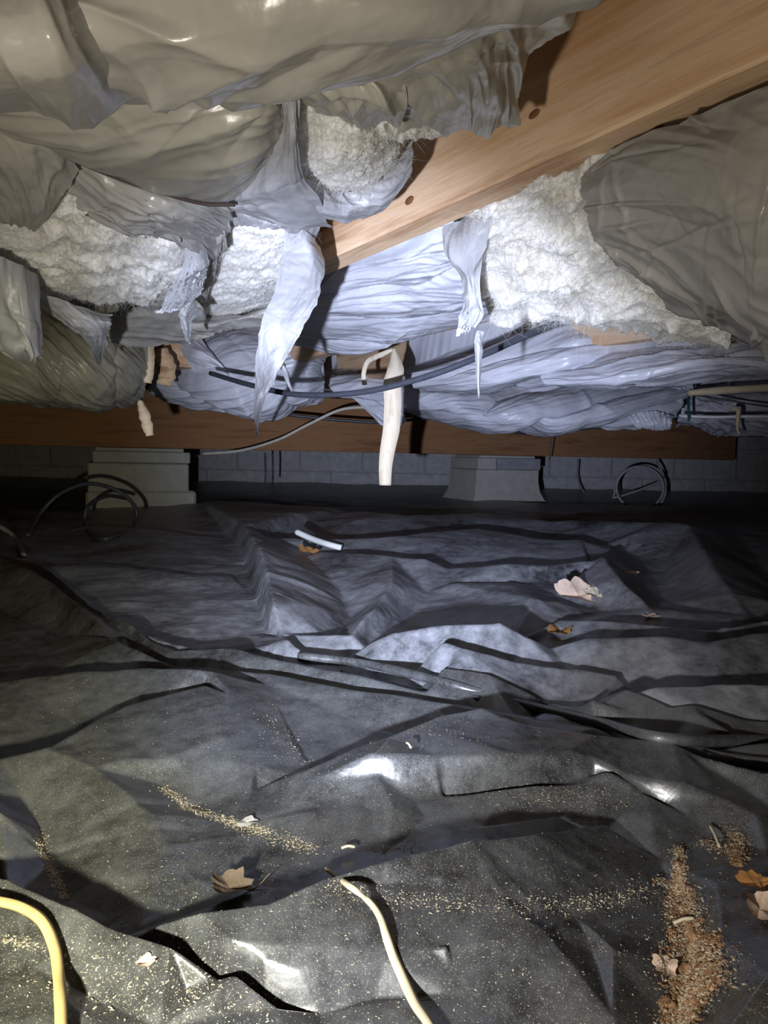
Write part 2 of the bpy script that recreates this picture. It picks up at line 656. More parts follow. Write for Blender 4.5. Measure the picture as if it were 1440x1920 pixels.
def tube(name, pts, r, m, parent=None, n=60, sides=8, flat=1.0):
    V, Q = tube_np(smooth_path(pts, n), r, sides, flat=flat)
    me = bpy.data.meshes.new(name)
    me.from_pydata([tuple(v) for v in V], [], Q)
    me.update()
    return link(name, me, m, parent)


def box_me(name, c, ax, ay, hx, hy, z0, z1, bev=0.004, taper=0.0):
    """a box with chamfered edges, turned to the axes ax, ay"""
    import bmesh
    bm = bmesh.new()
    for zz in (z0, z1):
        for sx, sy in ((-1, -1), (1, -1), (1, 1), (-1, 1)):
            p = c + ax * (sx * hx) + ay * (sy * hy)
            bm.verts.new((p.x, p.y, zz))
    bm.verts.ensure_lookup_table()
    v = bm.verts
    for f in ((3, 2, 1, 0), (4, 5, 6, 7), (0, 1, 5, 4), (1, 2, 6, 5), (2, 3, 7, 6), (3, 0, 4, 7)):
        bm.faces.new([v[i] for i in f])
    if bev:
        bmesh.ops.bevel(bm, geom=bm.edges[:], offset=bev, segments=1, affect='EDGES')
    me = bpy.data.meshes.new(name)
    bm.to_mesh(me)
    bm.free()
    return me


EX, EY = Vector((1, 0, 0)), Vector((0, 1, 0))

# ------------------------------------------------------------------ the setting
fl = link('floor', box_me('floor', Vector((0, 2.0, 0)), EX, EY, 5.2, 3.3, -0.16, -0.08, 0), M['soil'], None, False)
tag(fl, 'bare brown soil below the black plastic', kind='structure')
ce = link('ceiling', box_me('ceiling', Vector((0, 2.0, 0)), EX, EY, 5.2, 3.3, ZTOP + 0.002, ZTOP + 0.022, 0), M['subfloor'], None, False)
tag(ce, 'plywood subfloor above the joists', kind='structure')


def block_wall(name, c0, ax, ay, length, label):
    wb = link(name, box_me(name, c0 + ay * 0.1, ax, ay, length / 2, 0.09, -0.08, ZTOP, 0), M['mortar'], None, False)
    tag(wb, label, kind='structure')
    me = box_me('concrete_block', Vector((0, 0, 0)), ax, ay, 0.1985, 0.10, 0.0, 0.196, 0.004)
    n = int(length / 0.405)
    first = True
    for row in range(4):
        for k in range(n):
            if first:
                me.materials.append(M['cmu'])
                first = False
            o = bpy.data.objects.new('concrete_block', me)
            C.objects.link(o)
            o.parent = wb
            off = -length / 2 + 0.2 + k * 0.405 + (0.2 if row % 2 else 0)
            o.location = c0 + ax * off + ay * (0.094 + random.uniform(-0.003, 0.003)) + Vector((0, 0, -0.075 + row * 0.2))
    return wb


random.seed(4)
block_wall('wall_back', Vector((0, 4.62, 0)), EX, EY, 9.6, 'grey concrete block wall closing the crawl space at the back')
for nm, x in (('wall_left', -4.95), ('wall_right', 4.95)):
    o = link(nm, box_me(nm, Vector((x, 2.0, 0)), EX, EY, 0.1, 3.3, -0.08, ZTOP, 0), M['cmu'], None, False)
    tag(o, 'side wall of the crawl space', kind='structure')

# floor joists
jl = {-1: 'left pine floor joist hidden above the near grey batts',
      0: 'wide orange pine floor joist crossing the top right corner',
      1: 'second pine joist, bare patch above the hanging pale strip',
      2: 'third pine joist showing between the blue twisted wraps at right',
      3: 'far right pine joist beside the back end of the girder'}
GIRDER_L = Vector((-1.55, 2.9 + 0.404 * (-0.55), 0))
gd = Vector((1, 0.404, 0)).normalized()
gn = Vector((gd.y, -gd.x, 0))        # towards the camera
g0 = Vector((-1.0, 2.95, 0))          # on the girder's front face
for k in range(0, 4):
    cc = c_right1 + k * JS - JT / 2
    y0 = -0.6
    a = jn * cc + jd * 0.0
    # from behind the camera to just past the girder
    t0 = -0.7
    den = jd.dot(gn)
    t1 = ((g0 - a).dot(gn) / den) + 0.16
    t1 = min(t1, 4.3)
    mid = a + jd * ((t0 + t1) / 2)
    me = box_me('floor_joist', Vector((0, 0, 0)), EX, EY, (t1 - t0) / 2, JT / 2, ZB, ZTOP, 0.0025)
    o = link('floor_joist', me, M['joist'], None, False)
    o.location = (mid.x, mid.y, 0)
    o.rotation_euler = (0, 0, math.atan2(jd.y, jd.x))
    inv = (Matrix.Translation((mid.x, mid.y, 0)) @ Matrix.Rotation(math.atan2(jd.y, jd.x), 4, 'Z')).inverted()
    tag(o, jl[k], 'joist', 'floor joists')
    # knots on the near joist
    if k == 0:
        for px, py, r in ((768, 376, 0.0055), (1002, 214, 0.0045), (1235, 238, 0.003)):
            rr = ray(px, py)
            cface = cc - JT / 2
            tt = (cface - CAM.dot(jn)) / rr.dot(jn)
            p = CAM + rr * tt
            if p.z < ZB + 0.004:
                p = U(px, py, JB)
                nrm = Vector((0, 0, -1))
                a1, a2 = jd, jn
            else:
                nrm = -jn
                a1, a2 = jd, Vector((0, 0, 1))
            V, Q = [], []
            for ring, (q, e) in enumerate(((1.0, 0.0), (0.62, 0.0012), (0.0, 0.0008))):
                for i in range(14):
                    an = 2 * math.pi * i / 14
                    V.append(p + a1 * (r * 1.5 * q * math.cos(an)) + a2 * (r * 0.8 * q * math.sin(an)) + nrm * (e + 0.0003))
            for ring in range(2):
                for i in range(14):
                    i2 = (i + 1) % 14
                    Q.append((ring * 14 + i, ring * 14 + i2, (ring + 1) * 14 + i2, (ring + 1) * 14 + i))
            km = bpy.data.meshes.new('knot')
            km.from_pydata([tuple(inv @ v) for v in V], [], Q)
            ko = link('knot', km, M['knot'])
            ko.parent = o

# girder on its piers
gl0, gl1 = -1.75, 3.42
xr = W(1403, 865, 4.10)
gl1 = (Vector((xr.x, xr.y, 0)) - g0).dot(gd)
gm = g0 + gd * ((gl0 + gl1) / 2) - gn * 0.04
gird = thing('girder', (gm.x, gm.y, 0.25), 'long brown wooden girder spanning the crawl space on block piers', 'beam')
for i, off in enumerate((0.02, 0.06)):
    po = link('plank', box_me('plank', Vector((0, 0, 0)), EX, EY, (gl1 - gl0) / 2 - 0.01 * i, 0.0195, 0.252, ZB - 0.001, 0.003), M['girder'], None, False)
    po.parent = gird
    po.rotation_euler = (0, 0, math.atan2(gd.y, gd.x))
    po.location = g0 + gd * ((gl0 + gl1) / 2) - gn * (off + 0.0005 * i) - Vector(gird.location)


def pier_box(name, c, hw, hd, z0, z1, m, parent, bev=0.006):
    return link(name, box_me(name, c, gd, gn, hw, hd, z0, z1, bev), m, parent, False)


# left pier
pl = W(262, 955, 2.93)
pl = Vector((pl.x, pl.y, 0)) - gn * 0.14
t = thing('block_pier', (pl.x, pl.y, 0), 'pale block pier under the left end of the girder, behind black cable loop', 'pier', 'block piers')
pier_box('block', pl - gd * 0.0, 0.197, 0.15, 0.0, 0.188, M['cmu_pier'], t)
pier_box('cap_block', pl + gd * 0.012, 0.19, 0.155, 0.190, 0.236, M['cmu_pier'], t, 0.004)
pier_box('shim', pl + gd * 0.005, 0.172, 0.14, 0.237, 0.2505, M['cmu_pier'], t, 0.002)
pier_box('footing', pl + gd * 0.01, 0.215, 0.17, -0.06, 0.075, M['cmu_pier'], t, 0.01)
# right pier: block with a flared mortar collar
prp = W(950, 946, 3.62)
prp = Vector((prp.x, prp.y, 0)) - gn * 0.14
t = thing('block_pier', (prp.x, prp.y, 0), 'flared grey block pier under the right half of the girder', 'pier', 'block piers')
V, Q = [], []
prof = [(-0.05, 0.235), (0.0, 0.222), (0.03, 0.206), (0.07, 0.19), (0.12, 0.183), (0.178, 0.183)]
for z, hw in prof:
    for sx, sy in ((-1, -1), (1, -1), (1, 1), (-1, 1)):
        p = prp + gd * (sx * hw) - gn * (sy * (hw - 0.04))
        V.append((p.x, p.y, z))
for i in range(len(prof) - 1):
    for k in range(4):
        k2 = (k + 1) % 4
        Q.append((i * 4 + k, i * 4 + k2, i * 4 + 4 + k2, i * 4 + 4 + k))
Q.append((0, 3, 2, 1))
Q.append(tuple(range((len(prof) - 1) * 4, len(prof) * 4)))
me = bpy.data.meshes.new('block')
me.from_pydata(V, [], Q)
link('block', me, M['cmu_pier'], t, False)
tag(pier_box('cap_block', prp - gd * 0.125, 0.052, 0.15, 0.180, 0.238, M['cmu_pier'], t, 0.003), 'pale cap block')
tag(pier_box('cap_block', prp + gd * 0.062, 0.128, 0.15, 0.180, 0.238, M['cmu_dark'], t, 0.003), 'dark grey cap block')
pier_box('shim', prp + gd * 0.0, 0.16, 0.14, 0.239, 0.2505, M['cmu_pier'], t, 0.002)

# ------------------------------------------------------------------ the black ground sheets
# every crest and valley of the sheet: (photograph x, y, height); 'drop' = how far behind the crest the sheet falls, and to what height
CREST = [
    # near left
    ([(-250, 1310, .018), (0, 1277, .022), (125, 1262, .025), (280, 1252, .028), (385, 1258, .032)], (.022, .001)),
    ([(385, 1258, .032), (430, 1305, .025), (480, 1350, .017), (560, 1412, .006), (578, 1438, .0)], None),
    ([(500, 1286, .016), (690, 1362, .004), (580, 1438, .0), (500, 1286, .016)], None),
    ([(-150, 1455, .018), (0, 1422, .024), (80, 1404, .026), (180, 1345, .026), (240, 1318, .028), (385, 1287, .026)], (.018, .002)),
    ([(130, 1395, .022), (180, 1445, .020), (280, 1530, .014), (310, 1588, .010), (385, 1682, .002)], None),
    ([(300, 1478, .004), (360, 1518, .002), (430, 1547, .001), (500, 1567, .0), (590, 1592, .0), (720, 1600, .0)], None),
    ([(240, 1430, .020), (300, 1432, .017), (355, 1434, .014), (372, 1500, .003)], None),
    ([(430, 1390, .017), (480, 1440, .009), (470, 1500, .003)], None),
    ([(75, 1562, .001), (95, 1620, .0), (122, 1692, .0), (260, 1752, .0)], None),
    ([(-150, 1470, .034), (0, 1525, .026), (50, 1555, .013)], None),
    ([(-150, 1595, .022), (0, 1650, .024), (100, 1692, .024), (200, 1742, .022), (320, 1780, .020), (440, 1830, .016), (520, 1890, .008)], (.012, .0)),
    ([(250, 1766, .003), (310, 1735, .016), (370, 1716, .024), (500, 1696, .028), (610, 1646, .034), (720, 1611, .036), (860, 1581, .034), (1000, 1562, .028), (1130, 1548, .012)], (.013, .0)),
    ([(430, 1766, .024), (540, 1770, .022), (640, 1773, .021), (720, 1768, .020), (800, 1768, .018)], None),
    ([(430, 1766, .024), (490, 1798, .018), (555, 1822, .015), (640, 1812, .015), (720, 1794, .016), (800, 1770, .0178)], None),
    ([(350, 1860, .004), (600, 1900, .0), (700, 1870, .002), (850, 1860, .004)], None),
    ([(838, 1768, .019), (848, 1810, .011), (866, 1868, .003)], None),
    ([(800, 1772, .0175), (840, 1773, .016), (960, 1750, .017), (1022, 1742, .018), (1070, 1765, .013), (1112, 1787, .008)], None),
    ([(720, 1650, .028), (900, 1672, .021), (1080, 1715, .012), (1225, 1700, .003)], None),
    ([(1130, 1552, .008), (1240, 1615, .0), (1272, 1700, .0), (1292, 1800, .0), (1262, 1940, .0), (1240, 2100, 0)], None),
    ([(1150, 1780, .012), (1150, 1900, .012)], None),
    ([(1340, 1660, .016), (1350, 1760, .022), (1440, 1820, .034), (1370, 1920, .024)], None),
    ([(1375, 1600, .006), (1440, 1600, .008), (1600, 1600, .02)], None),
    ([(150, 1900, .012), (300, 1930, .006), (60, 1820, .010)], None),
    # near right
    ([(478, 1486, .003), (575, 1446, .014), (660, 1405, .024), (730, 1380, .031), (830, 1336, .038), (905, 1320, .042), (985, 1356, .037), (1120, 1373, .035), (1262, 1394, .030), (1440, 1446, .03), (1700, 1460, .03)], (.020, .0)),
    ([(500, 1484, .004), (600, 1462, .015), (702, 1452, .021), (735, 1522, .010), (757, 1580, .0)], None),
    ([(702, 1452, .021), (770, 1500, .008), (800, 1540, .003)], None),
    ([(540, 1525, .004), (610, 1505, .006), (670, 1500, .008), (700, 1520, .006)], None),
    ([(697, 1418, .034), (820, 1419, .033), (960, 1419, .032), (1110, 1421, .029), (1180, 1455, .021), (1290, 1500, .013), (1400, 1545, .009)], None),
    ([(697, 1418, .034), (760, 1468, .017), (830, 1492, .0088), (960, 1481, .013), (1110, 1466, .017), (1210, 1486, .013), (1290, 1530, .007), (1352, 1580, .001)], None),
    ([(830, 1506, .001), (960, 1496, .002), (1110, 1484, .004), (1220, 1510, .003)], None),
    ([(760, 1592, .0), (900, 1556, .0), (1050, 1535, .001)], None),
    ([(1262, 1394, .030), (1330, 1440, .020), (1400, 1480, .015), (1480, 1540, .01)], None),
    ([(1070, 1405, .034), (1150, 1440, .026), (1290, 1470, .022), (1420, 1530, .014)], None),
    # seam pleats
    ([(330, 1248, .020), (500, 1262, .020), (650, 1290, .020), (800, 1310, .020), (980, 1335, .022), (1120, 1362, .024), (1250, 1390, .026), (1440, 1394, .022), (1800, 1400, .02)], (.020, .002)),
    ([(230, 1172, .024), (380, 1213, .022), (520, 1241, .020), (660, 1269, .018), (800, 1300, .014)], (.018, .004)),
    ([(-260, 955, .034), (0, 1050, .038), (85, 1082, .038), (165, 1148, .032), (225, 1198, .028), (330, 1248, .020)], (.05, .012)),
    ([(-200, 1180, .0), (0, 1140, .0), (120, 1190, .0), (250, 1244, .0)], None),
    # middle
    ([(100, 1000, .0), (300, 1050, .01), (440, 1120, .010), (470, 1190, .008)], None),
    ([(375, 935, .03), (455, 982, .060), (485, 1030, .060), (500, 1080, .055), (510, 1130, .048), (545, 1195, .032), (600, 1236, .012)], None),
    ([(360, 970, .006), (430, 1000, .012), (462, 1060, .012), (480, 1120, .010), (500, 1190, .006), (560, 1240, .004)], None),
    ([(560, 1030, .016), (640, 1110, .005), (655, 1160, .0), (628, 1205, .0)], None),
    ([(535, 1050, .040), (600, 1100, .026), (645, 1150, .006)], None),
    ([(735, 1040, .035), (735, 1090, .036), (700, 1145, .030), (660, 1190, .022), (622, 1228, .010)], None),
    ([(840, 1075, .008), (800, 1110, .004), (760, 1160, .0), (690, 1195, .004)], None),
    ([(655, 1232, .012), (700, 1200, .034), (740, 1182, .045), (820, 1166, .056), (935, 1164, .058), (985, 1190, .042), (1040, 1218, .026)], (.05, .0)),
    ([(942, 1168, .05), (1000, 1128, .028), (1040, 1112, .016)], None),
    ([(830, 1195, .052), (870, 1211, .047), (960, 1232, .035), (1080, 1250, .032), (1160, 1264, .028), (1188, 1294, .016)], (.022, .012)),
    ([(690, 1255, .012), (760, 1272, .003), (900, 1280, .002), (1040, 1290, .004)], None),
    ([(1025, 1214, .026), (1100, 1193, .046), (1230, 1190, .052), (1330, 1200, .050), (1440, 1182, .050), (1650, 1170, .045)], (.05, .004)),
    ([(1050, 1157, .03), (1200, 1168, .040), (1330, 1176, .040), (1480, 1162, .038), (1650, 1150, .03)], (.035, .004)),
    ([(1040, 1324, .014), (1110, 1306, .036), (1230, 1287, .041), (1350, 1281, .041), (1480, 1285, .038), (1700, 1290, .03)], (.022, .006)),
    ([(1110, 1306, .036), (1165, 1275, .018)], None),
    ([(1070, 1340, .014), (1200, 1350, .022), (1300, 1345, .026), (1360, 1372, .024)], None),
    ([(1088, 1010, .050), (1132, 1043, .068), (1165, 1090, .055), (1218, 1143, .03)], None),
    ([(1165, 1040, .012), (1200, 1085, .010), (1238, 1135, .010)], None),
    ([(1000, 1100, .012), (1060, 1130, .008), (1130, 1148, .010)], None),
    ([(640, 952, .040), (760, 962, .052), (900, 958, .052), (1040, 975, .045)], (.07, .0)),
    ([(500, 1004, .036), (720, 1003, .046), (900, 986, .055), (1010, 1005, .048), (1088, 1012, .045)], (.07, .0)),
    ([(640, 1038, .030), (800, 1043, .042), (960, 1051, .048), (1128, 1044, .060)], (.045, .0)),
    ([(840, 1093, .018), (960, 1092, .020), (1090, 1089, .018)], (.012, .010)),
    ([(1150, 1030, .04), (1190, 1000, .065), (1245, 975, .085), (1290, 985, .085), (1330, 1050, .065), (1370, 1110, .045), (1402, 1152, .028)], None),
    ([(1240, 1060, .016), (1250, 1100, .012)], None),
    ([(1390, 1010, .03), (1440, 1080, .012), (1470, 1140, .010)], None),
    ([(800, 925, .02), (1000, 940, .03), (1200, 945, .03), (1500, 950, .02)], (.08, .0)),
    ([(150, 985, .018), (280, 990, .022), (360, 1000, .016)], (.04, .004)),
    ([(200, 1060, .014), (330, 1075, .018), (430, 1080, .014)], (.04, .006)),
]


def build_tin():
    from mathutils.geometry import delaunay_2d_cdt
    V2, Z, E = [], [], []

    def add(p, z):
        V2.append((p.x, p.y))
        Z.append(z)
        return len(V2) - 1
    for pts, drop in CREST:
        ids = [add(G(a, b, z), z) for a, b, z in pts]
        E.extend(zip(ids[:-1], ids[1:]))
        if drop:
            d, zf = drop
            fi = []
            for a, b, z in pts:
                p = G(a, b, z)
                r = Vector((p.x, p.y, 0)).normalized() * 0.4 + Vector((0, 0.6, 0))
                q = Vector((p.x, p.y, 0)) + r * (d * min(1.0, 0.25 + z / 0.03))
                fi.append(add(q, min(zf, z)))
            E.extend(zip(fi[:-1], fi[1:]))
    for x, y in ((-6, 5), (6, 5), (-6, .1), (6, .1), (-3, 4.2), (0, 4.2), (3, 4.2), (-1.5, 3), (-.4, 3.2), (2.4, 2.6), (-2.6, 2), (0, .2), (.4, .22), (-.4, .22), (-1.2, .5), (1.2, .5), (-1.6, 1.1), (1.8, 1.1), (0, .3)):
        V2.append((x, y))
        Z.append(0.004)
    vo, eo, fo, ov, oe, of = delaunay_2d_cdt([Vector(v) for v in V2], E, [], 0, 1e-6)
    Z = np.array(Z)
    P = np.array(V2)
    z = np.zeros(len(vo))
    for k, src in enumerate(ov):
        if len(src):
            z[k] = Z[list(src)].mean()
        else:
            q = np.array(vo[k])
            best = []
            for a, b in E:
                ab = P[b] - P[a]
                t = np.clip(((q - P[a]) @ ab) / (ab @ ab + 1e-12), 0, 1)
                dd = np.linalg.norm(P[a] + ab * t - q)
                if dd < 1e-5:
                    best.append(Z[a] * (1 - t) + Z[b] * t)
            z[k] = np.mean(best) if best else 0.004
    V3 = np.array([(v[0], v[1]) for v in vo])
    ns, nr = 1600, 1400
    S0, S1, I0, I1 = -1.2, 1.2, 1 / 4.7, 1 / 0.2
    H = np.full((nr, ns), 0.004)
    sg = np.linspace(S0, S1, ns)
    ig = np.linspace(I0, I1, nr)
    for f in fo:
        a, b, c = f[:3]
        A, B_, C_ = V3[a], V3[b], V3[c]
        pr = np.array([(p[0] / max(p[1], .15), 1 / max(p[1], .15)) for p in (A, B_, C_)])
        c0 = max(0, int(np.searchsorted(sg, pr[:, 0].min())) - 1)
        c1 = min(ns, int(np.searchsorted(sg, pr[:, 0].max())) + 1)
        r0 = max(0, int(np.searchsorted(ig, pr[:, 1].min())) - 1)
        r1 = min(nr, int(np.searchsorted(ig, pr[:, 1].max())) + 1)
        if c1 <= c0 or r1 <= r0:
            continue
        y = 1 / ig[r0:r1][:, None]
        x = sg[None, c0:c1] * y
        det = (B_[1] - C_[1]) * (A[0] - C_[0]) + (C_[0] - B_[0]) * (A[1] - C_[1])
        if abs(det) < 1e-14:
            continue
        l1 = ((B_[1] - C_[1]) * (x - C_[0]) + (C_[0] - B_[0]) * (y - C_[1])) / det
        l2 = ((C_[1] - A[1]) * (x - C_[0]) + (A[0] - C_[0]) * (y - C_[1])) / det
        l3 = 1 - l1 - l2
        inside = (l1 >= -1e-6) & (l2 >= -1e-6) & (l3 >= -1e-6)
        hh = l1 * z[a] + l2 * z[b] + l3 * z[c]
        sub = H[r0:r1, c0:c1]
        sub[inside] = hh[inside]
    for _ in range(4):
        H[1:-1] = (H[:-2] + 2 * H[1:-1] + H[2:]) / 4
        H[:, 1:-1] = (H[:, :-2] + 2 * H[:, 1:-1] + H[:, 2:]) / 4
    return H, S0, S1, I0, I1


TIN = build_tin()


def tin_height(x, y):
    H, S0, S1, I0, I1 = TIN
    yy = np.maximum(y, 0.21)
    a = np.clip((x / yy - S0) / (S1 - S0), 0, 1) * (H.shape[1] - 1)
    b = np.clip((1 / yy - I0) / (I1 - I0), 0, 1) * (H.shape[0] - 1)
    ia = np.minimum(a.astype(int), H.shape[1] - 2)
    ib = np.minimum(b.astype(int), H.shape[0] - 2)
    fa, fb = a - ia, b - ib
    return (H[ib, ia] * (1 - fa) + H[ib, ia + 1] * fa) * (1 - fb) + (H[ib + 1, ia] * (1 - fa) + H[ib + 1, ia + 1] * fa) * fb


_gc = np.random.RandomState(5)
GCREASE = []
for _i in range(150):
    _y = 0.35 + 2.6 * _gc.rand() ** 1.7
    _x = _gc.uniform(-0.65, 0.65) * _y
    _a = _gc.normal(0, 0.9)
    _k = min(1.6, 0.5 + 0.8 * _y)
    GCREASE.append((_x, _y, math.cos(_a), math.sin(_a), _k * _gc.uniform(0.03, 0.13), _k * _gc.uniform(0.010, 0.035), _k * _gc.uniform(0.004, 0.02), _k * _gc.uniform(-0.002, 0.003)))


def _ground_creases(x, y):
    """short sharp pinches in the sheet"""
    out = np.zeros_like(x)
    for cx, cy, dx, dy, L, wn, wf, h in GCREASE:
        R = L + wn
        bx = (np.abs(x - cx) < R) & (np.abs(y - cy) < R)
        if not bx.any():
            continue
        ex, ey = x[bx] - cx, y[bx] - cy
        al = np.abs(ex * dx + ey * dy) / L
        ac = -ex * dy + ey * dx
        out[bx] += h * np.clip(1 - np.abs(ac) / np.where(ac > 0, wf, wn), 0, 1) ** 1.3 * np.clip(1 - al, 0, 1)
    return out


def height(x, y, detail=True):
    x = np.asarray(x, float)
    y = np.asarray(y, float)
    z = tin_height(x, y)
    if detail:
        dist = np.hypot(x, y)
        k = np.clip(dist / 0.9, 0.45, 1.6)
        kk = np.clip(dist / 0.7, 0.7, 1.5)
        z = z + 0.003 * k * fbm(x / 0.34, y / 0.30, 3, 1)
        z = z + 0.0010 * (wrinkle(x, y, 0.35, 0.12, 3, 5) + 0.1)
        z = z + 0.0008 * wrinkle(x, y, -0.6, 0.07, 3, 6)
        z = z + 0.0004 * wrinkle(x, y, 1.0, 0.022, 3, 7)
        wx = x + 0.03 * perlin(x / 0.15, y / 0.15, 21)
        wy = y + 0.03 * perlin(x / 0.15, y / 0.15, 22)
        z = z + 0.0016 * kk * facet(wx / 0.17, wy / 0.13, 23) + 0.0008 * kk * facet(wx / 0.06 + 3, wy / 0.05, 24) + 0.0003 * facet(wx / 0.022, wy / 0.02 + 5, 25)
        z = z + _ground_creases(x, y)
    # banked up a little against the back wall
    z = z + 0.05 * np.clip((y - 4.0) / 0.6, 0, 1) ** 1.5
    return z


# seam between the near and the far sheet (a picture line carried to the ground)
seam_px = [(-700, 870), (-200, 985), (0, 1055), (85, 1088), (165, 1154), (225, 1204), (330, 1252), (520, 1265), (660, 1290), (800, 1308), (980, 1332), (1120, 1360), (1250, 1396), (1440, 1400), (2200, 1405)]
seam = [G(a, b) for a, b in seam_px]
seam_s = np.array([p.x / p.y for p in seam])
seam_D = np.array([p.y for p in seam])


def ground_mesh(name, m, near, label):
    ns = 700
    sl = np.linspace(-1, 1, ns)
    sl = sl * (0.75 + 1.65 * np.abs(sl) ** 5)
    DL = np.minimum(np.interp(sl, seam_s, seam_D), 4.3)
    nr = 420 if near else 360
    t = np.linspace(0, 1, nr)[:, None]
    if near:
        inv = (1 / DL)[None, :] * (1 - t) + (1 / 0.24) * t
    else:
        inv = (1 / 4.58) * (1 - t) + (1 / (DL - 0.03))[None, :] * t
    D = 1 / inv
    X = np.clip(sl[None, :] * D, -4.82, 4.82)
    if near:
        # goes on flat under and behind the camera
        back = np.linspace(0.20, -0.9, 12)[:, None] + 0 * sl[None, :]
        X = np.concatenate([X, np.repeat(X[-1:] * 1.0, 12, 0) * (1 + (0.24 - back) * 2)], 0)
        D = np.concatenate([D, back], 0)
        nr += 12
    Z = height(X, D)
    if near:
        e = np.clip(1 - (DL[None, :] - D) / 0.05, 0, 1)
        Z = Z + 0.006 * e
    else:
        e = np.clip((DL[None, :] + 0.02 - D) / 0.05, 0, 1)
        Z = Z - 0.004 * e - 0.001
    V = np.stack([X, D, Z], 2).reshape(-1, 3)
    me = bpy.data.meshes.new(name)
    _fast(me, V, grid_quads(nr, ns)[:, ::-1])
    me.update()
    o = link(name, me, m)
    return tag(o, label, 'plastic sheet', 'black ground sheets')


near_sheet = ground_mesh('plastic_sheet', M['sheet'], True, 'near black plastic ground sheet, glossy, creased and littered with wood crumbs')
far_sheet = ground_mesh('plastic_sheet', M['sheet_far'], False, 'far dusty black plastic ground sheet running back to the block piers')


def march(rx, ry, rz):
    """first hit of picture rays with the sheet"""
    n = len(rx)
    inv = np.linspace(1 / 0.22, 1 / 4.5, 420)
    D = 1 / inv
    b = np.full(n, 4.5)
    for c in range(0, n, 2000):
        sl = slice(c, min(n, c + 2000))
        t = D[None, :] / ry[sl, None]
        under = CAMH + rz[sl, None] * t < tin_height(rx[sl, None] * t, D[None, :] + 0 * t) + 0.001
        k = np.argmax(under, 1)
        b[sl] = np.where(under.any(1), D[k], 4.5)
    a = 1 / (1 / b + (inv[0] - inv[1]))
    a = np.minimum(a, b)
    a, b = 1 / (1 / b + (inv[0] - inv[1])), b
    for _ in range(10):
        m = 0.5 * (a + b)
        t = m / ry
        bl = CAMH + rz * t < tin_height(rx * t, m) + 0.001
        b = np.where(bl, m, b)
        a = np.where(bl, a, m)
    t = b / ry
    return rx * t, b, height(rx * t, b)


def on_ground(px, py, lift=0.0):
    r = ray(px, py)
    x, y, z = march(np.array([r.x]), np.array([r.y]), np.array([r.z]))
    return Vector((x[0], y[0], z[0] + lift))


# rolled pleats of the seam: tight rolls of the sheet itself
for pts, r in (([(560, 1232), (690, 1247), (830, 1280), (980, 1320), (1120, 1354), (1250, 1390), (1440, 1394), (1600, 1396)], 0.0050),
               ([(640, 1262), (760, 1292), (900, 1312)], 0.0040),
               ([(1250, 1388), (1340, 1420), (1440, 1436), (1560, 1450)], 0.0050)):
    tube('rolled_fold', [on_ground(a, b, r * 0.4) for a, b in pts], r, M['sheet'], near_sheet, 60, 8)

# ------------------------------------------------------------------ insulation batts
def batt(loc_px, label, name='insulation_batt'):
    p = U(*loc_px)
    return thing(name, (p.x, p.y, p.z), label, 'insulation', 'insulation batts')


def fuzz(parent, src, n, ln, seed, rad=0.00013):
    """curly loose glass fibres standing off a fibre surface"""
    r = np.random.RandomState(seed)
    me0 = src.data
    nv_ = len(me0.vertices)
    co = np.empty(nv_ * 3, dtype=np.float32)
    me0.vertices.foreach_get('co', co)
    no = np.empty(nv_ * 3, dtype=np.float32)
    me0.vertices.foreach_get('normal', no)
    co, no = co.reshape(-1, 3), no.reshape(-1, 3)
    nsurf = src['net'][0] * src['net'][1]
    k = r.randint(0, nsurf, n)
    P, N = co[k], no[k]
    N = N * np.sign((N * (np.array(CAM) - np.array(P))).sum(1))[:, None]
    d = N + r.normal(0, 0.9, (n, 3))
    d /= np.linalg.norm(d, axis=1, keepdims=True)
    L = (ln * r.uniform(0.3, 1.3, n))[:, None]
    c1, c2 = r.normal(0, 0.9, (n, 3)), r.normal(0, 0.7, (n, 3))
    side = np.cross(d, r.normal(0, 1, (n, 3)))
    side /= np.linalg.norm(side, axis=1, keepdims=True)
    rows = []
    for q in range(5):
        f = q / 4
        p = P + d * L * f + c1 * L * f * f * 0.7 - c2 * L * f ** 3 * 0.8
        ww = rad * (1 - 0.6 * f)
        rows += [p - side * ww, p + side * ww]
    V = np.stack(rows, 1)
    b = (np.arange(n) * 10)[:, None, None]
    Q = np.array([(2 * q, 2 * q + 1, 2 * q + 3, 2 * q + 2) for q in range(4)])[None] + b
    me = bpy.data.meshes.new('loose_fibres')
    _fast(me, V.reshape(-1, 3), Q.reshape(-1, 4))
    me.update()
    o = link('loose_fibres', me, M['fibre'], None)
    o.parent = parent
    o.location = src.location
    o['kind'] = 'stuff'
    return o


SK = ZTOP - 0.03
# --- A: nearest wrap at the top left
A = batt((500, 60, 0.22), 'nearest grey plastic-wrapped batt sagging across the top left')
sheet('plastic_wrap', [
    [(-260, -220, .24), (100, -240, .235), (450, -250, .235), (800, -250, .24), (1050, -220, .246), (1330, -260, .25)],
    [(-260, -60, .215), (100, -60, .205), (420, -60, .20), (760, -70, .205), (980, -70, .22), (1210, -110, .24)],
    [(-260, 60, .205), (120, 60, .185), (400, 80, .178), (700, 70, .182), (890, 40, .20), (1090, 0, .225)],
    [(-260, 140, .215), (190, 140, .196), (360, 150, .180), (560, 140, .180), (740, 110, .19), (960, 50, .215)],
    [(-260, 180, .235), (225, 175, .212), (330, 166, .195), (440, 193, .192), (570, 155, .198), (700, 110, .225)],
], M['film'], A, 220, 160, d_film(11, 0.25, 0.10, 0.010, 26, 0.006, 0.03, 0.11), bay='L', skirt=SK)
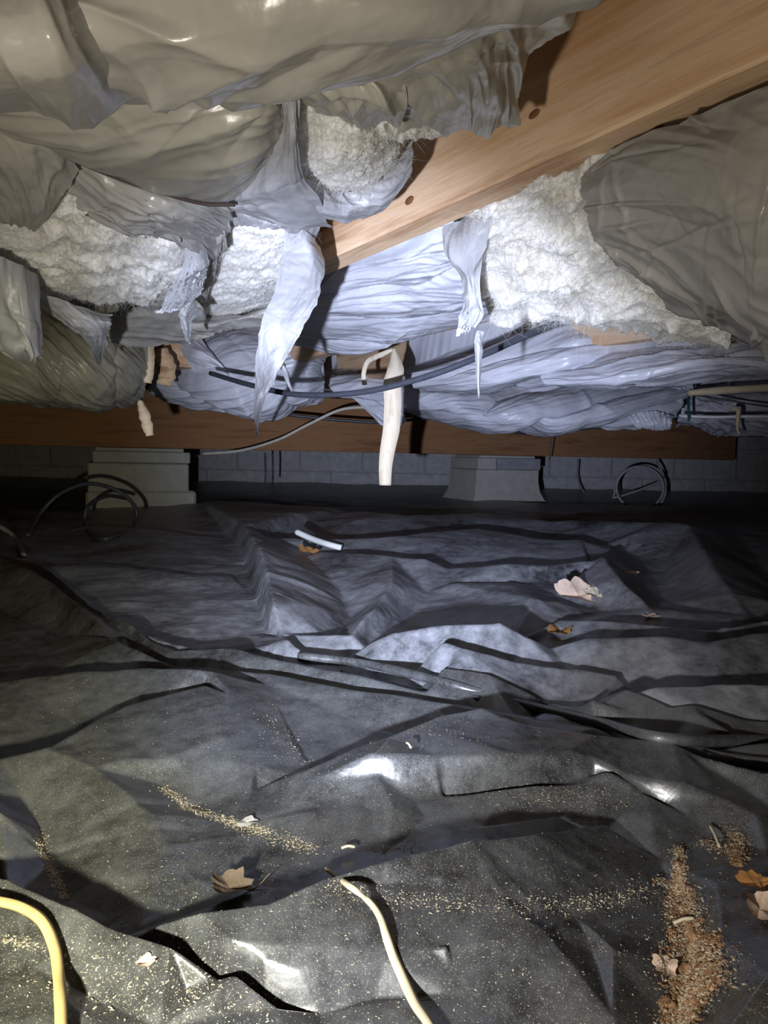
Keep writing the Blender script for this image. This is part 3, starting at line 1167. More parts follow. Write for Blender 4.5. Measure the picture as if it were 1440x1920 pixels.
sheet('wrap_lobe', [
    [(-150, -40, .20), (20, -30, .188), (100, -30, .190), (170, -40, .212)],
    [(-150, 90, .18), (20, 90, .166), (130, 90, .168), (222, 85, .190)],
    [(-150, 170, .18), (20, 165, .166), (150, 180, .168), (266, 160, .194)],
    [(-150, 200, .20), (30, 205, .180), (150, 238, .178), (262, 192, .196)],
], M['film'], A, 110, 100, d_film(12, 1.2, 0.06, 0.006, 10, 0.005, 0.03, 0.08))
sheet('torn_film', [
    [(560, 160, .225), (700, 60, .215), (830, 30, .215), (960, -10, .222), (1105, -70, .24)],
    [(640, 150, .21), (740, 100, .198), (860, 70, .200), (960, 40, .21), (1080, 30, .235)],
    [(690, 175, .215), (790, 150, .205), (880, 130, .205), (945, 115, .215), (1010, 110, .235)],
    [(720, 205, .222), (800, 215, .213), (870, 205, .212), (930, 195, .22), (978, 190, .238)],
    [(745, 240, .228), (810, 252, .222), (862, 262, .22), (908, 264, .226), (975, 232, .24)],
], M['film_warm'], A, 170, 130, d_film(14, 1.15, 0.034, 0.006, 14, 0.004, 0.014, 0.06), jag={'bottom': 0.06, 'right': 0.02, 'f': 6}, bay='L')

# --- B: second batt, end torn open
B = batt((350, 280, 0.22), 'grey wrapped batt behind the nearest one, torn end baring pale fibre')
sheet('plastic_wrap', [
    [(-80, 120, .24), (140, 110, .235), (260, 110, .235), (400, 120, .235), (520, 130, .238), (545, 150, .24)],
    [(-80, 170, .225), (140, 190, .218), (260, 180, .214), (400, 190, .212), (500, 190, .218), (538, 200, .232)],
    [(-80, 215, .222), (140, 250, .207), (260, 255, .200), (390, 260, .200), (480, 255, .206), (528, 250, .225)],
    [(-80, 225, .224), (140, 290, .208), (260, 325, .197), (380, 335, .196), (460, 325, .203), (515, 300, .222)],
    [(-80, 235, .24), (140, 305, .225), (260, 352, .212), (390, 383, .208), (460, 368, .218), (505, 330, .234)],
], M['film_warm'], B, 200, 140, d_film(21, -0.55, 0.05, 0.0055, 22, 0.0035, 0.02, 0.09), bay='L', skirt=SK)
sheet('fibre_core', [
    [(548, 150, .245), (620, 150, .242), (700, 170, .24), (780, 200, .243), (830, 225, .246)],
    [(556, 220, .235), (620, 210, .225), (690, 225, .224), (745, 235, .234), (800, 245, .243)],
    [(562, 290, .232), (620, 285, .220), (680, 285, .219), (730, 275, .230), (760, 262, .240)],
    [(572, 335, .236), (620, 345, .224), (670, 340, .224), (715, 315, .233), (745, 290, .242)],
    [(580, 362, .246), (625, 366, .238), (670, 356, .238), (710, 332, .242), (740, 305, .246)],
], M['fibre'], B, 150, 120, d_fibre(22, 0.005, 0.06), jag={'top': 0.05, 'right': .06}, skirt=SK)
fuzz(B, [o for o in B.children if o.name.startswith('fibre_core')][0], 3000, 0.008, 26)
sheet('torn_flap', [
    [(528, 165, .228), (545, 168, .222), (565, 190, .222)],
    [(530, 240, .222), (552, 245, .212), (556, 260, .216)],
    [(470, 330, .220), (535, 320, .208), (566, 330, .215)],
    [(430, 378, .214), (520, 372, .206), (600, 372, .214)],
    [(432, 388, .216), (520, 408, .208), (612, 412, .220)],
    [(440, 392, .225), (525, 420, .215), (625, 425, .232)],
], M['film_torn'], B, 110, 150, d_film(23, 1.2, 0.035, 0.004, 12, 0.003, 0.015, 0.05), jag={'bottom': 0.02})
sheet('torn_flap', [
    [(566, 335, .226), (640, 362, .236), (720, 330, .243), (775, 258, .246)],
    [(580, 370, .216), (650, 385, .224), (725, 360, .236), (778, 285, .245)],
    [(600, 398, .212), (660, 405, .218), (730, 385, .232), (772, 312, .244)],
    [(615, 412, .220), (668, 416, .224), (700, 402, .234), (750, 340, .245)],
], M['film_torn'], B, 120, 70, d_film(24, 0.3, 0.03, 0.004, 8, 0.004, 0.015, 0.05), jag={'bottom': 0.06, 'right': 0.05, 'f': 6})
sheet('torn_flap', [
    [(540, 155, .230), (600, 125, .222), (680, 130, .216), (760, 140, .215)],
    [(570, 180, .224), (620, 160, .212), (690, 170, .208), (760, 190, .212)],
    [(600, 200, .226), (650, 205, .213), (700, 215, .208), (740, 225, .216)],
    [(640, 215, .230), (660, 245, .218), (690, 258, .214), (715, 225, .222)],
], M['film_warm'], B, 120, 80, d_film(25, 1.0, 0.03, 0.006, 12, 0.006, 0.014, 0.05), jag={'bottom': 0.12, 'f': 9})

sheet('fibre_tuft', [
    [(690, 205, .222), (760, 220, .228), (838, 238, .241)],
    [(700, 238, .221), (765, 248, .227), (826, 252, .242)],
    [(715, 258, .229), (770, 268, .233), (815, 262, .245)],
], M['fibre'], B, 80, 50, d_fibre(27, 0.005, 0.03), jag={'bottom': 0.12, 'f': 8})
# --- C: left batt with its wrap torn away
Cb = batt((200, 470, 0.21), 'torn batt at the left with fluffy white fibre bulging out')
sheet('fibre_core', [
    [(-160, 330, .244), (60, 320, .24), (200, 330, .236), (330, 350, .236), (440, 380, .24)],
    [(-160, 420, .226), (60, 400, .214), (190, 410, .208), (320, 430, .214), (430, 450, .232)],
    [(-160, 490, .215), (60, 470, .200), (190, 480, .194), (310, 500, .202), (420, 500, .228)],
    [(-160, 530, .210), (70, 520, .192), (180, 540, .186), (280, 545, .196), (380, 530, .226)],
    [(-160, 560, .220), (90, 560, .200), (180, 578, .194), (270, 572, .206), (345, 550, .236)],
], M['fibre'], Cb, 210, 150, d_fibre(31, 0.009, 0.06), jag={'bottom': 0.06, 'f': 10}, skirt=SK)
fuzz(Cb, [o for o in Cb.children if o.name.startswith('fibre_core')][0], 9000, 0.010, 32)
sheet('plastic_wrap', [
    [(-120, 200, .235), (20, 215, .225), (100, 260, .216), (150, 320, .214)],
    [(-120, 290, .216), (10, 300, .205), (75, 320, .202), (130, 345, .206)],
    [(-120, 370, .208), (0, 380, .197), (60, 385, .195), (100, 390, .200)],
    [(-120, 420, .206), (-10, 425, .196), (40, 435, .194), (65, 440, .198)],
], M['film_warm'], Cb, 110, 110, d_film(33, 0.9, 0.05, 0.005, 12, 0.004, 0.02, 0.08), jag={'bottom': 0.04})
sheet('plastic_wrap', [
    [(110, 285, .226), (195, 315, .218), (295, 345, .212), (380, 365, .212), (432, 375, .222)],
    [(128, 365, .212), (210, 385, .200), (300, 400, .193), (370, 410, .198), (428, 420, .216)],
    [(150, 385, .207), (230, 418, .196), (300, 435, .190), (370, 448, .196), (420, 450, .216)],
    [(165, 400, .210), (250, 440, .197), (320, 462, .193), (380, 480, .200), (412, 500, .220)],
], M['film'], Cb, 150, 100, d_film(34, 0.3, 0.035, 0.006, 18, 0.005, 0.016, 0.06), jag={'bottom': 0.12, 'left': .04, 'f': 8})
# hanging torn pieces
sheet('torn_flap', [
    [(-60, 470, .19), (0, 480, .186), (40, 500, .184), (70, 520, .186)],
    [(-50, 560, .150), (5, 560, .150), (45, 565, .148), (76, 575, .150)],
    [(-30, 610, .126), (20, 615, .122), (55, 620, .120), (78, 630, .122)],
    [(-10, 650, .104), (38, 655, .100), (60, 662, .098), (80, 668, .098)],
    [(20, 672, .094), (45, 684, .090), (62, 674, .092), (82, 670, .096)],
], M['film_torn'], Cb, 70, 110, d_film(35, 1.45, 0.03, 0.004, 8, 0.003, 0.012, 0.05), jag={'bottom': 0.06, 'right': 0.05})
sheet('torn_flap', [
    [(60, 540, .178), (100, 555, .174), (150, 575, .17), (214, 590, .172)],
    [(95, 585, .162), (125, 590, .158), (165, 600, .154), (214, 605, .156)],
    [(125, 610, .152), (150, 615, .146), (180, 625, .142), (206, 630, .146)],
    [(160, 630, .142), (168, 645, .136), (183, 650, .132), (198, 650, .136)],
    [(168, 650, .134), (178, 672, .126), (188, 690, .12), (193, 670, .128)],
], M['film_torn'], Cb, 80, 90, d_film(36, 1.3, 0.03, 0.004, 10, 0.003, 0.012, 0.04), jag={'left': 0.05, 'right': 0.08})
sheet('torn_flap', [
    [(330, 440, .205), (370, 450, .204), (395, 470, .206)],
    [(345, 480, .192), (372, 490, .190), (392, 500, .194)],
    [(320, 530, .176), (350, 535, .174), (385, 540, .180)],
    [(300, 570, .162), (330, 575, .160), (356, 570, .165)],
    [(280, 590, .152), (308, 590, .152), (322, 580, .158)],
], M['film_torn'], Cb, 60, 90, d_film(37, 1.2, 0.03, 0.003, 4, 0.003, 0.012, 0.04, fine=0), jag={'bottom': 0.15, 'left': 0.14, 'right': 0.14, 'f': 7})
sheet('torn_flap', [
    [(345, 560, .176), (362, 570, .174), (385, 590, .176)],
    [(334, 590, .164), (348, 595, .162), (362, 600, .164)],
    [(340, 620, .150), (349, 622, .149), (358, 625, .15)],
    [(348, 640, .142), (354, 645, .140), (358, 642, .142)],
], M['film_torn'], Cb, 40, 60, d_film(38, 1.4, 0.02, 0.003, 6, 0.003, 0.01, 0.03), jag={'left': 0.1, 'right': 0.1})
sheet('lining_film', [
    [(190, 590, .226), (280, 570, .232), (360, 560, .236), (450, 580, .24)],
    [(200, 620, .200), (280, 615, .205), (350, 610, .21), (430, 610, .22)],
    [(205, 640, .186), (280, 648, .186), (340, 645, .19), (400, 630, .20)],
], M['film'], Cb, 80, 50, d_film(39, 0.2, 0.04, 0.006, 8, 0.005, 0.02, 0.06))

# --- D: middle batt, clean cut fibre face and the long torn tail
Db = batt((470, 500, 0.22), 'middle batt with a pale cut fibre face and a long torn tail')
sheet('fibre_core', [
    [(430, 385, .244), (480, 390, .242), (540, 400, .242), (600, 420, .244)],
    [(418, 440, .232), (470, 440, .225), (530, 445, .226), (590, 450, .240)],
    [(395, 505, .228), (455, 505, .219), (515, 500, .221), (565, 500, .238)],
    [(375, 555, .228), (440, 560, .218), (500, 545, .222), (545, 540, .238)],
    [(358, 598, .236), (420, 600, .226), (480, 580, .231), (530, 570, .243)],
], M['fibre'], Db, 120, 120, d_fibre(41, 0.004, 0.05), jag={'bottom': 0.03}, skirt=SK)
fuzz(Db, [o for o in Db.children if o.name.startswith('fibre_core')][0], 3000, 0.009, 47)
sheet('plastic_wrap', [
    [(425, 380, .232), (480, 388, .226), (530, 400, .224), (600, 415, .236)],
    [(428, 400, .226), (480, 408, .218), (530, 418, .216), (598, 432, .232)],
    [(436, 425, .222), (480, 428, .214), (520, 430, .214), (585, 450, .230)],
], M['film_torn'], Db, 110, 50, d_film(42, 1.5, 0.018, 0.003, 3, 0.003, 0.01, 0.03), jag={'bottom': 0.06})
sheet('plastic_wrap', [
    [(400, 380, .236), (420, 385, .226), (440, 395, .224)],
    [(385, 440, .226), (412, 445, .212), (425, 450, .214)],
    [(365, 500, .222), (392, 505, .208), (404, 510, .212)],
    [(340, 560, .216), (365, 565, .203), (380, 575, .21)],
], M['film'], Db, 60, 90, d_film(43, 1.3, 0.03, 0.006, 8, 0.004, 0.015, 0.05), jag={'left': 0.06})
sheet('lower_wrap', [
    [(340, 590, .23), (400, 590, .23), (450, 585, .232), (520, 560, .236), (570, 560, .24)],
    [(350, 610, .206), (410, 605, .206), (460, 592, .21), (520, 590, .215), (575, 590, .222)],
    [(380, 628, .198), (420, 622, .198), (470, 615, .20), (530, 620, .205), (570, 630, .21)],
], M['film'], Db, 90, 40, d_film(44, 0.2, 0.04, 0.006, 10, 0.006, 0.02, 0.05), jag={'bottom': 0.12})
sheet('torn_tail', [
    [(532, 425, .226), (555, 425, .224), (582, 440, .224), (604, 468, .226)],
    [(526, 480, .205), (552, 484, .204), (584, 490, .201), (612, 516, .198)],
    [(512, 545, .180), (545, 552, .178), (574, 562, .175), (600, 572, .172)],
    [(488, 606, .152), (518, 608, .150), (546, 616, .147), (570, 622, .145)],
    [(480, 670, .116), (500, 668, .115), (522, 668, .113), (540, 672, .112)],
    [(477, 720, .090), (489, 718, .089), (503, 715, .087), (516, 712, .086)],
    [(475, 765, .064), (482, 763, .063), (488, 765, .062), (493, 765, .062)],
    [(480, 815, .034), (481, 818, .033), (482, 818, .033), (483, 814, .034)],
], M['film_torn'], Db, 80, 220, d_film(45, 1.45, 0.03, 0.0014, 8, 0.002, 0.008, 0.06, fine=0, fc=1.0), jag={'left': 0.05, 'right': 0.16, 'f': 3})
sheet('torn_tail', [
    [(510, 660, .120), (516, 658, .119), (524, 664, .118)],
    [(522, 685, .107), (530, 684, .106), (536, 690, .105)],
    [(534, 710, .094), (541, 712, .092), (544, 716, .092)],
    [(545, 730, .083), (548, 733, .081), (550, 734, .081)],
], M['film_torn'], Db, 30, 50, d_film(46, 1.45, 0.015, 0.002, 6, 0.002, 0.008, 0.02))

# --- E: lower left wrapped batt, F: middle wrapped batt
E = batt((120, 680, 0.20), 'warm grey wrapped batt hanging low at the left edge above girder')
sheet('plastic_wrap', [
    [(-300, 560, 1.55), (0, 560, 1.55), (120, 575, 1.55), (210, 585, 1.6), (262, 600, 1.66)],
    [(-300, 640, 1.42), (0, 620, 1.40), (120, 630, 1.42), (215, 640, 1.48), (270, 655, 1.60)],
    [(-300, 710, 1.42), (0, 690, 1.38), (120, 700, 1.40), (215, 700, 1.46), (274, 700, 1.60)],
    [(-300, 755, 1.50), (0, 745, 1.44), (110, 752, 1.46), (205, 752, 1.52), (266, 740, 1.64)],
    [(-300, 765, 1.66), (0, 752, 1.60), (110, 766, 1.60), (200, 768, 1.64), (255, 755, 1.72)],
], M['film_warm'], E, 200, 140, d_film(51, 0.6, 0.045, 0.007, 14, 0.006, 0.04, 0.14, fc=0.15, fine=0.0, strands=1.0, lobe=(0.012, 0.22, 1.3)), kind='D', skirt=SK)
Fb = batt((450, 690, 0.20), 'grey wrapped batt bulging over the girder behind long torn tail')
sheet('plastic_wrap', [
    [(330, 600, 2.3), (400, 590, 2.25), (480, 600, 2.2), (560, 620, 2.15), (625, 650, 2.2)],
    [(350, 650, 2.12), (410, 640, 2.05), (490, 645, 2.0), (560, 660, 2.0), (614, 680, 2.12)],
    [(310, 690, 2.15), (400, 700, 2.0), (490, 700, 1.95), (560, 705, 1.97), (610, 710, 2.10)],
    [(285, 725, 2.2), (380, 750, 2.06), (480, 762, 2.0), (550, 755, 2.02), (604, 735, 2.14)],
    [(280, 735, 2.32), (380, 768, 2.2), (470, 783, 2.15), (545, 775, 2.15), (600, 745, 2.26)],
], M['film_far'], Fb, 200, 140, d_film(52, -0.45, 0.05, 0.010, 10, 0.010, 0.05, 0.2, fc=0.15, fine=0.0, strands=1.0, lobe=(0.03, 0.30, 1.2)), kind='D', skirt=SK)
sheet('wrap_fold', [
    [(322, 632, 2.05), (340, 620, 2.02), (370, 625, 2.0)],
    [(345, 665, 1.98), (370, 660, 1.94), (400, 665, 1.95)],
    [(365, 700, 1.96), (400, 690, 1.92), (430, 705, 1.93)],
], M['film_far'], Fb, 60, 50, d_film(53, 0.9, 0.05, 0.006, 3, 0.01, 0.04, 0.1), kind='D')

# --- H: centre batt in the bay right of the near joist
Hb = batt((720, 560, 0.22), 'brightly lit blue-white wrapped batt in the centre behind the near joist')
sheet('plastic_wrap', [
    [(640, 500, 1.14), (720, 460, 1.02), (800, 425, .92), (880, 400, .88), (940, 400, .88)],
    [(590, 550, 1.26), (700, 525, 1.12), (790, 500, 1.02), (870, 470, .98), (930, 470, .98)],
    [(560, 590, 1.36), (690, 575, 1.22), (790, 560, 1.14), (880, 545, 1.10), (950, 540, 1.08)],
    [(540, 620, 1.52), (670, 620, 1.40), (770, 605, 1.30), (860, 590, 1.24), (960, 580, 1.2)],
    [(530, 640, 1.66), (640, 662, 1.58), (720, 655, 1.48), (800, 625, 1.42), (960, 592, 1.34)],
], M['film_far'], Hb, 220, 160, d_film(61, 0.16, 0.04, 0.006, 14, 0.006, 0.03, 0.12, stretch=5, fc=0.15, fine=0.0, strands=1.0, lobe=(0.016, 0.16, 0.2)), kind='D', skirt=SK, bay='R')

# --- I: right batt with exposed fibre under a grey wrap
I = batt((1150, 480, 0.23), 'large right-hand batt with white fibre spilling under its grey wrap')
sheet('fibre_core', [
    [(880, 380, .74), (1000, 330, .66), (1120, 300, .60), (1250, 330, .58), (1400, 420, .60)],
    [(870, 450, .80), (990, 420, .72), (1110, 410, .67), (1240, 440, .64), (1390, 520, .66)],
    [(890, 520, .86), (990, 510, .78), (1110, 510, .73), (1230, 530, .70), (1380, 580, .70)],
    [(905, 572, .92), (990, 574, .84), (1100, 585, .79), (1220, 605, .76), (1370, 640, .75)],
    [(930, 612, 1.02), (1000, 608, .94), (1100, 614, .90), (1220, 638, .86), (1380, 660, .84)],
], M['fibre'], I, 240, 180, d_fibre(71, 0.013, 0.05), jag={'bottom': 0.07, 'f': 12}, kind='D', skirt=SK)
fuzz(I, [o for o in I.children if o.name.startswith('fibre_core')][0], 16000, 0.013, 72)
sheet('plastic_wrap', [
    [(1095, 330, .60), (1190, 265, .545), (1300, 215, .49), (1440, 160, .45), (1700, 60, .40)],
    [(1098, 380, .595), (1200, 330, .53), (1310, 290, .48), (1440, 250, .44), (1700, 190, .40)],
    [(1115, 450, .60), (1220, 430, .54), (1320, 400, .49), (1440, 370, .45), (1700, 330, .41)],
    [(1160, 500, .63), (1260, 510, .57), (1350, 510, .52), (1440, 510, .48), (1700, 490, .44)],
    [(1250, 560, .68), (1320, 580, .62), (1380, 600, .57), (1460, 620, .53), (1700, 640, .49)],
    [(1330, 600, .76), (1380, 632, .70), (1420, 655, .64), (1490, 700, .60), (1700, 740, .55)],
], M['film'], I, 200, 180, d_film(73, 0.55, 0.07, 0.006, 70, 0.006, 0.010, 0.08), kind='D', jag={'left': 0.02}, bay='R', side=SK)
sheet('torn_flap', [
    [(832, 425, .80), (860, 412, .78), (900, 395, .75), (935, 380, .72)],
    [(838, 480, .80), (860, 478, .775), (885, 470, .765), (910, 455, .76)],
    [(862, 530, .82), (875, 528, .80), (888, 528, .80), (900, 530, .80)],
    [(864, 580, .83), (876, 580, .815), (890, 580, .81), (905, 590, .81)],
    [(860, 634, .85), (868, 632, .84), (880, 625, .83), (892, 618, .83)],
], M['film_torn'], I, 80, 120, d_film(74, 1.4, 0.03, 0.006, 12, 0.005, 0.014, 0.06), kind='D', jag={'bottom': 0.05, 'left': .04})
sheet('torn_flap', [
    [(893, 620, .90), (900, 620, .90), (908, 622, .90)],
    [(890, 650, .90), (897, 652, .895), (904, 655, .90)],
    [(893, 690, .905), (897, 695, .90), (901, 690, .905)],
    [(896, 735, .91), (898, 748, .91), (900, 735, .91)],
], M['film_torn'], I, 24, 60, d_film(75, 1.4, 0.02, 0.002, 6, 0.002, 0.01, 0.02), kind='D', jag={'left': 0.1, 'right': .1})

# --- J, K, L: twisted wraps in the far right bay
J = batt((1000, 690, 0.19), 'blue-white twisted wrap stretched over second joist, upper roll at right')
sheet('plastic_wrap', [
    [(755, 690, 2.0), (850, 660, 1.85), (960, 630, 1.75), (1080, 605, 1.7), (1200, 640, 1.7), (1300, 650, 1.75)],
    [(760, 705, 1.9), (860, 690, 1.76), (970, 670, 1.66), (1090, 645, 1.6), (1180, 655, 1.62), (1250, 660, 1.7)],
    [(775, 722, 1.88), (870, 718, 1.74), (980, 705, 1.64), (1080, 690, 1.6), (1150, 685, 1.62), (1210, 678, 1.7)],
    [(800, 730, 1.98), (880, 738, 1.86), (980, 730, 1.76), (1060, 712, 1.72), (1110, 700, 1.72), (1170, 690, 1.78)],
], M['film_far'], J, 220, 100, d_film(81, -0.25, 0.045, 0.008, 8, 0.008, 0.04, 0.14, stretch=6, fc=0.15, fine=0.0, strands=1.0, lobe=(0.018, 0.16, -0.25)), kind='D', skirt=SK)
K = batt((1200, 680, 0.19), 'upper right blue-white wrap twisted into a pointed roll below fibre')
sheet('plastic_wrap', [
    [(1010, 700, 1.72), (1100, 675, 1.62), (1200, 655, 1.55), (1300, 650, 1.5), (1400, 640, 1.5), (1520, 640, 1.5)],
    [(1015, 710, 1.62), (1110, 700, 1.52), (1210, 682, 1.46), (1310, 668, 1.42), (1400, 670, 1.42), (1520, 680, 1.42)],
    [(1030, 718, 1.60), (1120, 718, 1.50), (1220, 708, 1.45), (1320, 690, 1.42), (1400, 690, 1.44), (1520, 700, 1.44)],
    [(1060, 724, 1.70), (1140, 730, 1.6), (1230, 726, 1.56), (1320, 712, 1.54), (1400, 702, 1.56), (1520, 712, 1.56)],
], M['film_far'], K, 200, 90, d_film(82, -0.12, 0.035, 0.006, 8, 0.006, 0.04, 0.14, stretch=6, fc=0.15, fine=0.0, strands=1.0, lobe=(0.014, 0.12, -0.12)), kind='D', skirt=SK)
L = batt((1000, 760, 0.15), 'lowest blue-white wrap draped in slanting folds over the girder')
sheet('plastic_wrap', [
    [(600, 690, 2.6), (720, 690, 2.5), (860, 715, 2.45), (1000, 720, 2.45), (1150, 715, 2.5), (1310, 715, 2.6)],
    [(610, 720, 2.46), (740, 725, 2.36), (880, 745, 2.28), (1010, 750, 2.26), (1150, 745, 2.32), (1300, 735, 2.5)],
    [(640, 742, 2.42), (760, 752, 2.34), (890, 775, 2.22), (1020, 780, 2.2), (1140, 772, 2.26), (1280, 755, 2.46)],
    [(680, 758, 2.46), (780, 768, 2.40), (900, 795, 2.26), (1030, 800, 2.24), (1130, 792, 2.3), (1260, 775, 2.48)],
    [(700, 766, 2.60), (800, 774, 2.54), (910, 806, 2.42), (1030, 811, 2.40), (1120, 804, 2.42), (1250, 790, 2.56)],
], M['film_far'], L, 240, 130, d_film(83, -0.55, 0.05, 0.010, 10, 0.010, 0.06, 0.2, stretch=5, fc=0.15, fine=0.0, strands=1.0, lobe=(0.045, 0.22, -0.55)), kind='D', skirt=SK)
sheet('torn_flap', [
    [(1175, 775, 2.36), (1220, 772, 2.35), (1265, 778, 2.36)],
    [(1185, 792, 2.34), (1222, 792, 2.33), (1258, 792, 2.34)],
    [(1192, 804, 2.36), (1225, 810, 2.35), (1256, 806, 2.36)],
], M['film_far'], L, 60, 40, d_film(84, 1.4, 0.02, 0.008, 8, 0.006, 0.02, 0.05), kind='D', jag={'bottom': 0.15})
sheet('torn_flap', [
    [(660, 745, 2.40), (700, 752, 2.38), (755, 760, 2.36)],
    [(690, 772, 2.38), (720, 772, 2.36), (758, 775, 2.35)],
    [(712, 795, 2.38), (735, 788, 2.36), (760, 788, 2.35)],
    [(722, 800, 2.38), (745, 797, 2.36), (752, 802, 2.35)],
], M['film_far'], L, 50, 40, d_film(85, 1.2, 0.03, 0.008, 8, 0.006, 0.02, 0.05), kind='D', jag={'bottom': 0.12})
N_ = batt((1380, 790, 0.12), 'dim grey wrapped batt at the right edge behind white tube')
sheet('plastic_wrap', [
    [(1260, 730, 2.9), (1330, 722, 2.85), (1400, 715, 2.8), (1560, 710, 2.7)],
    [(1262, 760, 2.8), (1330, 758, 2.72), (1400, 752, 2.66), (1560, 750, 2.6)],
    [(1265, 785, 2.8), (1330, 792, 2.74), (1400, 795, 2.7), (1560, 800, 2.6)],
    [(1270, 800, 2.95), (1330, 808, 2.9), (1400, 818, 2.85), (1560, 825, 2.8)],
], M['film_far'], N_, 110, 70, d_film(86, 0.3, 0.06, 0.02, 10, 0.012, 0.05, 0.15), kind='D', skirt=SK)

# ------------------------------------------------------------------ cables, strips, wood bits overhead
def single(o, label, cat, group=None):
    recenter(o)
    return tag(o, label, cat, group)


single(tube('cable', [W(395, 700, 1.72), W(470, 722, 1.55), W(560, 740, 1.42), W(680, 735, 1.34), W(800, 706, 1.28), W(900, 668, 1.22), W(980, 632, 1.12), W(1045, 605, 1.02)], 0.0056, M['cable_black'], n=90),
       'thick black cable sagging across the blue-lit wraps', 'cable', 'overhead cables')
single(tube('cable', [U(-80, 170, .219), U(0, 226, .218), U(100, 282, .213), U(200, 326, .208), U(300, 360, .203), U(380, 382, .203), U(440, 384, .208)], 0.0016, M['cable_dark'], n=70),
       'thin dark wire curving under the second batt at upper left', 'cable', 'overhead cables')
single(tube('cable', [W(380, 851, 2.90), W(450, 845, 2.86), W(520, 825, 2.80), W(580, 795, 2.76), W(640, 768, 2.74), W(700, 763, 2.70), W(780, 756, 2.62), W(850, 758, 2.6)], 0.0060, M['cable_white'], n=90),
       'ivory cable rising along the girder face at centre left', 'cable', 'overhead cables')
single(tube('cable', [W(540, 778, 2.78), W(640, 788, 2.80), W(720, 792, 2.82), W(800, 784, 2.84), W(860, 782, 2.88), W(920, 800, 2.96), W(980, 812, 3.04), W(1040, 810, 3.12), W(1120, 802, 3.2), W(1220, 800, 3.3)], 0.0060, M['cable_black'], n=90),
       'black cable looping along the girder face right of the pale strip', 'cable', 'overhead cables')
single(tube('white_tube', [W(1275, 780, 2.42), W(1340, 782, 2.38), W(1400, 781, 2.34), W(1560, 782, 2.25)], 0.0055, M['pvc'], n=30),
       'straight white tube at the right edge under the wraps', 'tube', 'overhead cables')
single(tube('cable', [W(1290, 738, 2.48), W(1350, 748, 2.42), W(1440, 762, 2.36), W(1560, 775, 2.3)], 0.0035, M['cable_black'], n=30),
       'thin black cable slanting above the white tube at right', 'cable', 'overhead cables')
single(tube('cable', [W(1292, 735, 2.44), W(1291, 760, 2.38), W(1292, 788, 2.36)], 0.0045, plain('green_cord', (0.02, 0.10, 0.09), 0.5, 0.4), n=20),
       'short dark green cord hanging across the white tube', 'cord', 'overhead cables')
single(tube('cable', [W(1035, 800, 3.1), W(1033, 830, 3.22), W(1030, 862, 3.36)], 0.0025, M['cable_grey'], n=20),
       'thin grey wire dropping over the girder to right pier', 'cable', 'overhead cables')


def ribbon(name, pts, half, m, parent=None, n=70, thick=0.0016, seed=0, wob=0.1, end=0.6, lie=False):
    """a strip: path points, half width, square thin section, uneven edges"""
    P = smooth_path(pts, n)
    T = np.gradient(P, axis=0)
    T /= np.linalg.norm(T, axis=1, keepdims=True)
    V, Q = [], []
    hh = np.broadcast_to(np.asarray(half, float), (n,)) if np.ndim(half) < 1 or len(half) == n else np.interp(np.linspace(0, 1, n), np.linspace(0, 1, len(half)), half)
    tt = np.linspace(0, 1, n)
    wl = perlin(tt * 9, tt * 0 + .2, seed + 3) * wob
    wr = perlin(tt * 9, tt * 0 + .7, seed + 5) * wob
    for i in range(n):
        view = np.array(CAM) - P[i]
        if lie:
            view = np.array([0, 0, 1.0])
        S_ = np.cross(T[i], view)
        S_ /= np.linalg.norm(S_)
        N = np.cross(S_, T[i])
        N /= np.linalg.norm(N)
        a, b = hh[i] * (1 + wl[i]), hh[i] * (1 + wr[i])
        # gently cupped section
        V += [P[i] - S_ * a, P[i] + N * thick * 0.8, P[i] + S_ * b, P[i] + S_ * b - N * thick, P[i] - N * thick * 0.2, P[i] - S_ * a - N * thick]
    for i in range(n - 1):
        for k in range(6):
            k2 = (k + 1) % 6
            Q.append((i * 6 + k, i * 6 + k2, i * 6 + 6 + k2, i * 6 + 6 + k))
    Q.append((5, 4, 3, 2, 1, 0))
    Q.append(tuple((n - 1) * 6 + k for k in range(6)))
    me = bpy.data.meshes.new(name)
    me.from_pydata([tuple(v) for v in V], [], Q)
    me.update()
    return link(name, me, m, parent)


st = ribbon('paper_strip', [W(738, 652, 1.60), W(742, 690, 1.56), W(736, 720, 1.54), W(736, 760, 1.54), W(733, 810, 1.54), W(724, 860, 1.55), W(722, 910, 1.56)], [0.003, 0.018, 0.0195, 0.0185, 0.018, 0.0155, 0.0125], M['kraft'], seed=3, wob=0.05)
single(st, 'pale strip hanging straight down from the second joist in centre', 'strip')
single(ribbon('paper_strip', [W(738, 655, 1.61), W(715, 665, 1.64), W(690, 678, 1.68), W(682, 700, 1.70), W(684, 722, 1.70)], [0.003, 0.006, 0.006, 0.005, 0.006], M['kraft'], seed=4), 'small curled pale strip left of the hanging strip', 'strip')


def splinter(pts, half, label, seed, m=None, grp='wood splinters'):
    o = ribbon('wood_splinter', pts, half, m or M['splint'], seed=seed, thick=0.008, wob=0.25, n=24)
    return single(o, label, 'splinter', grp)


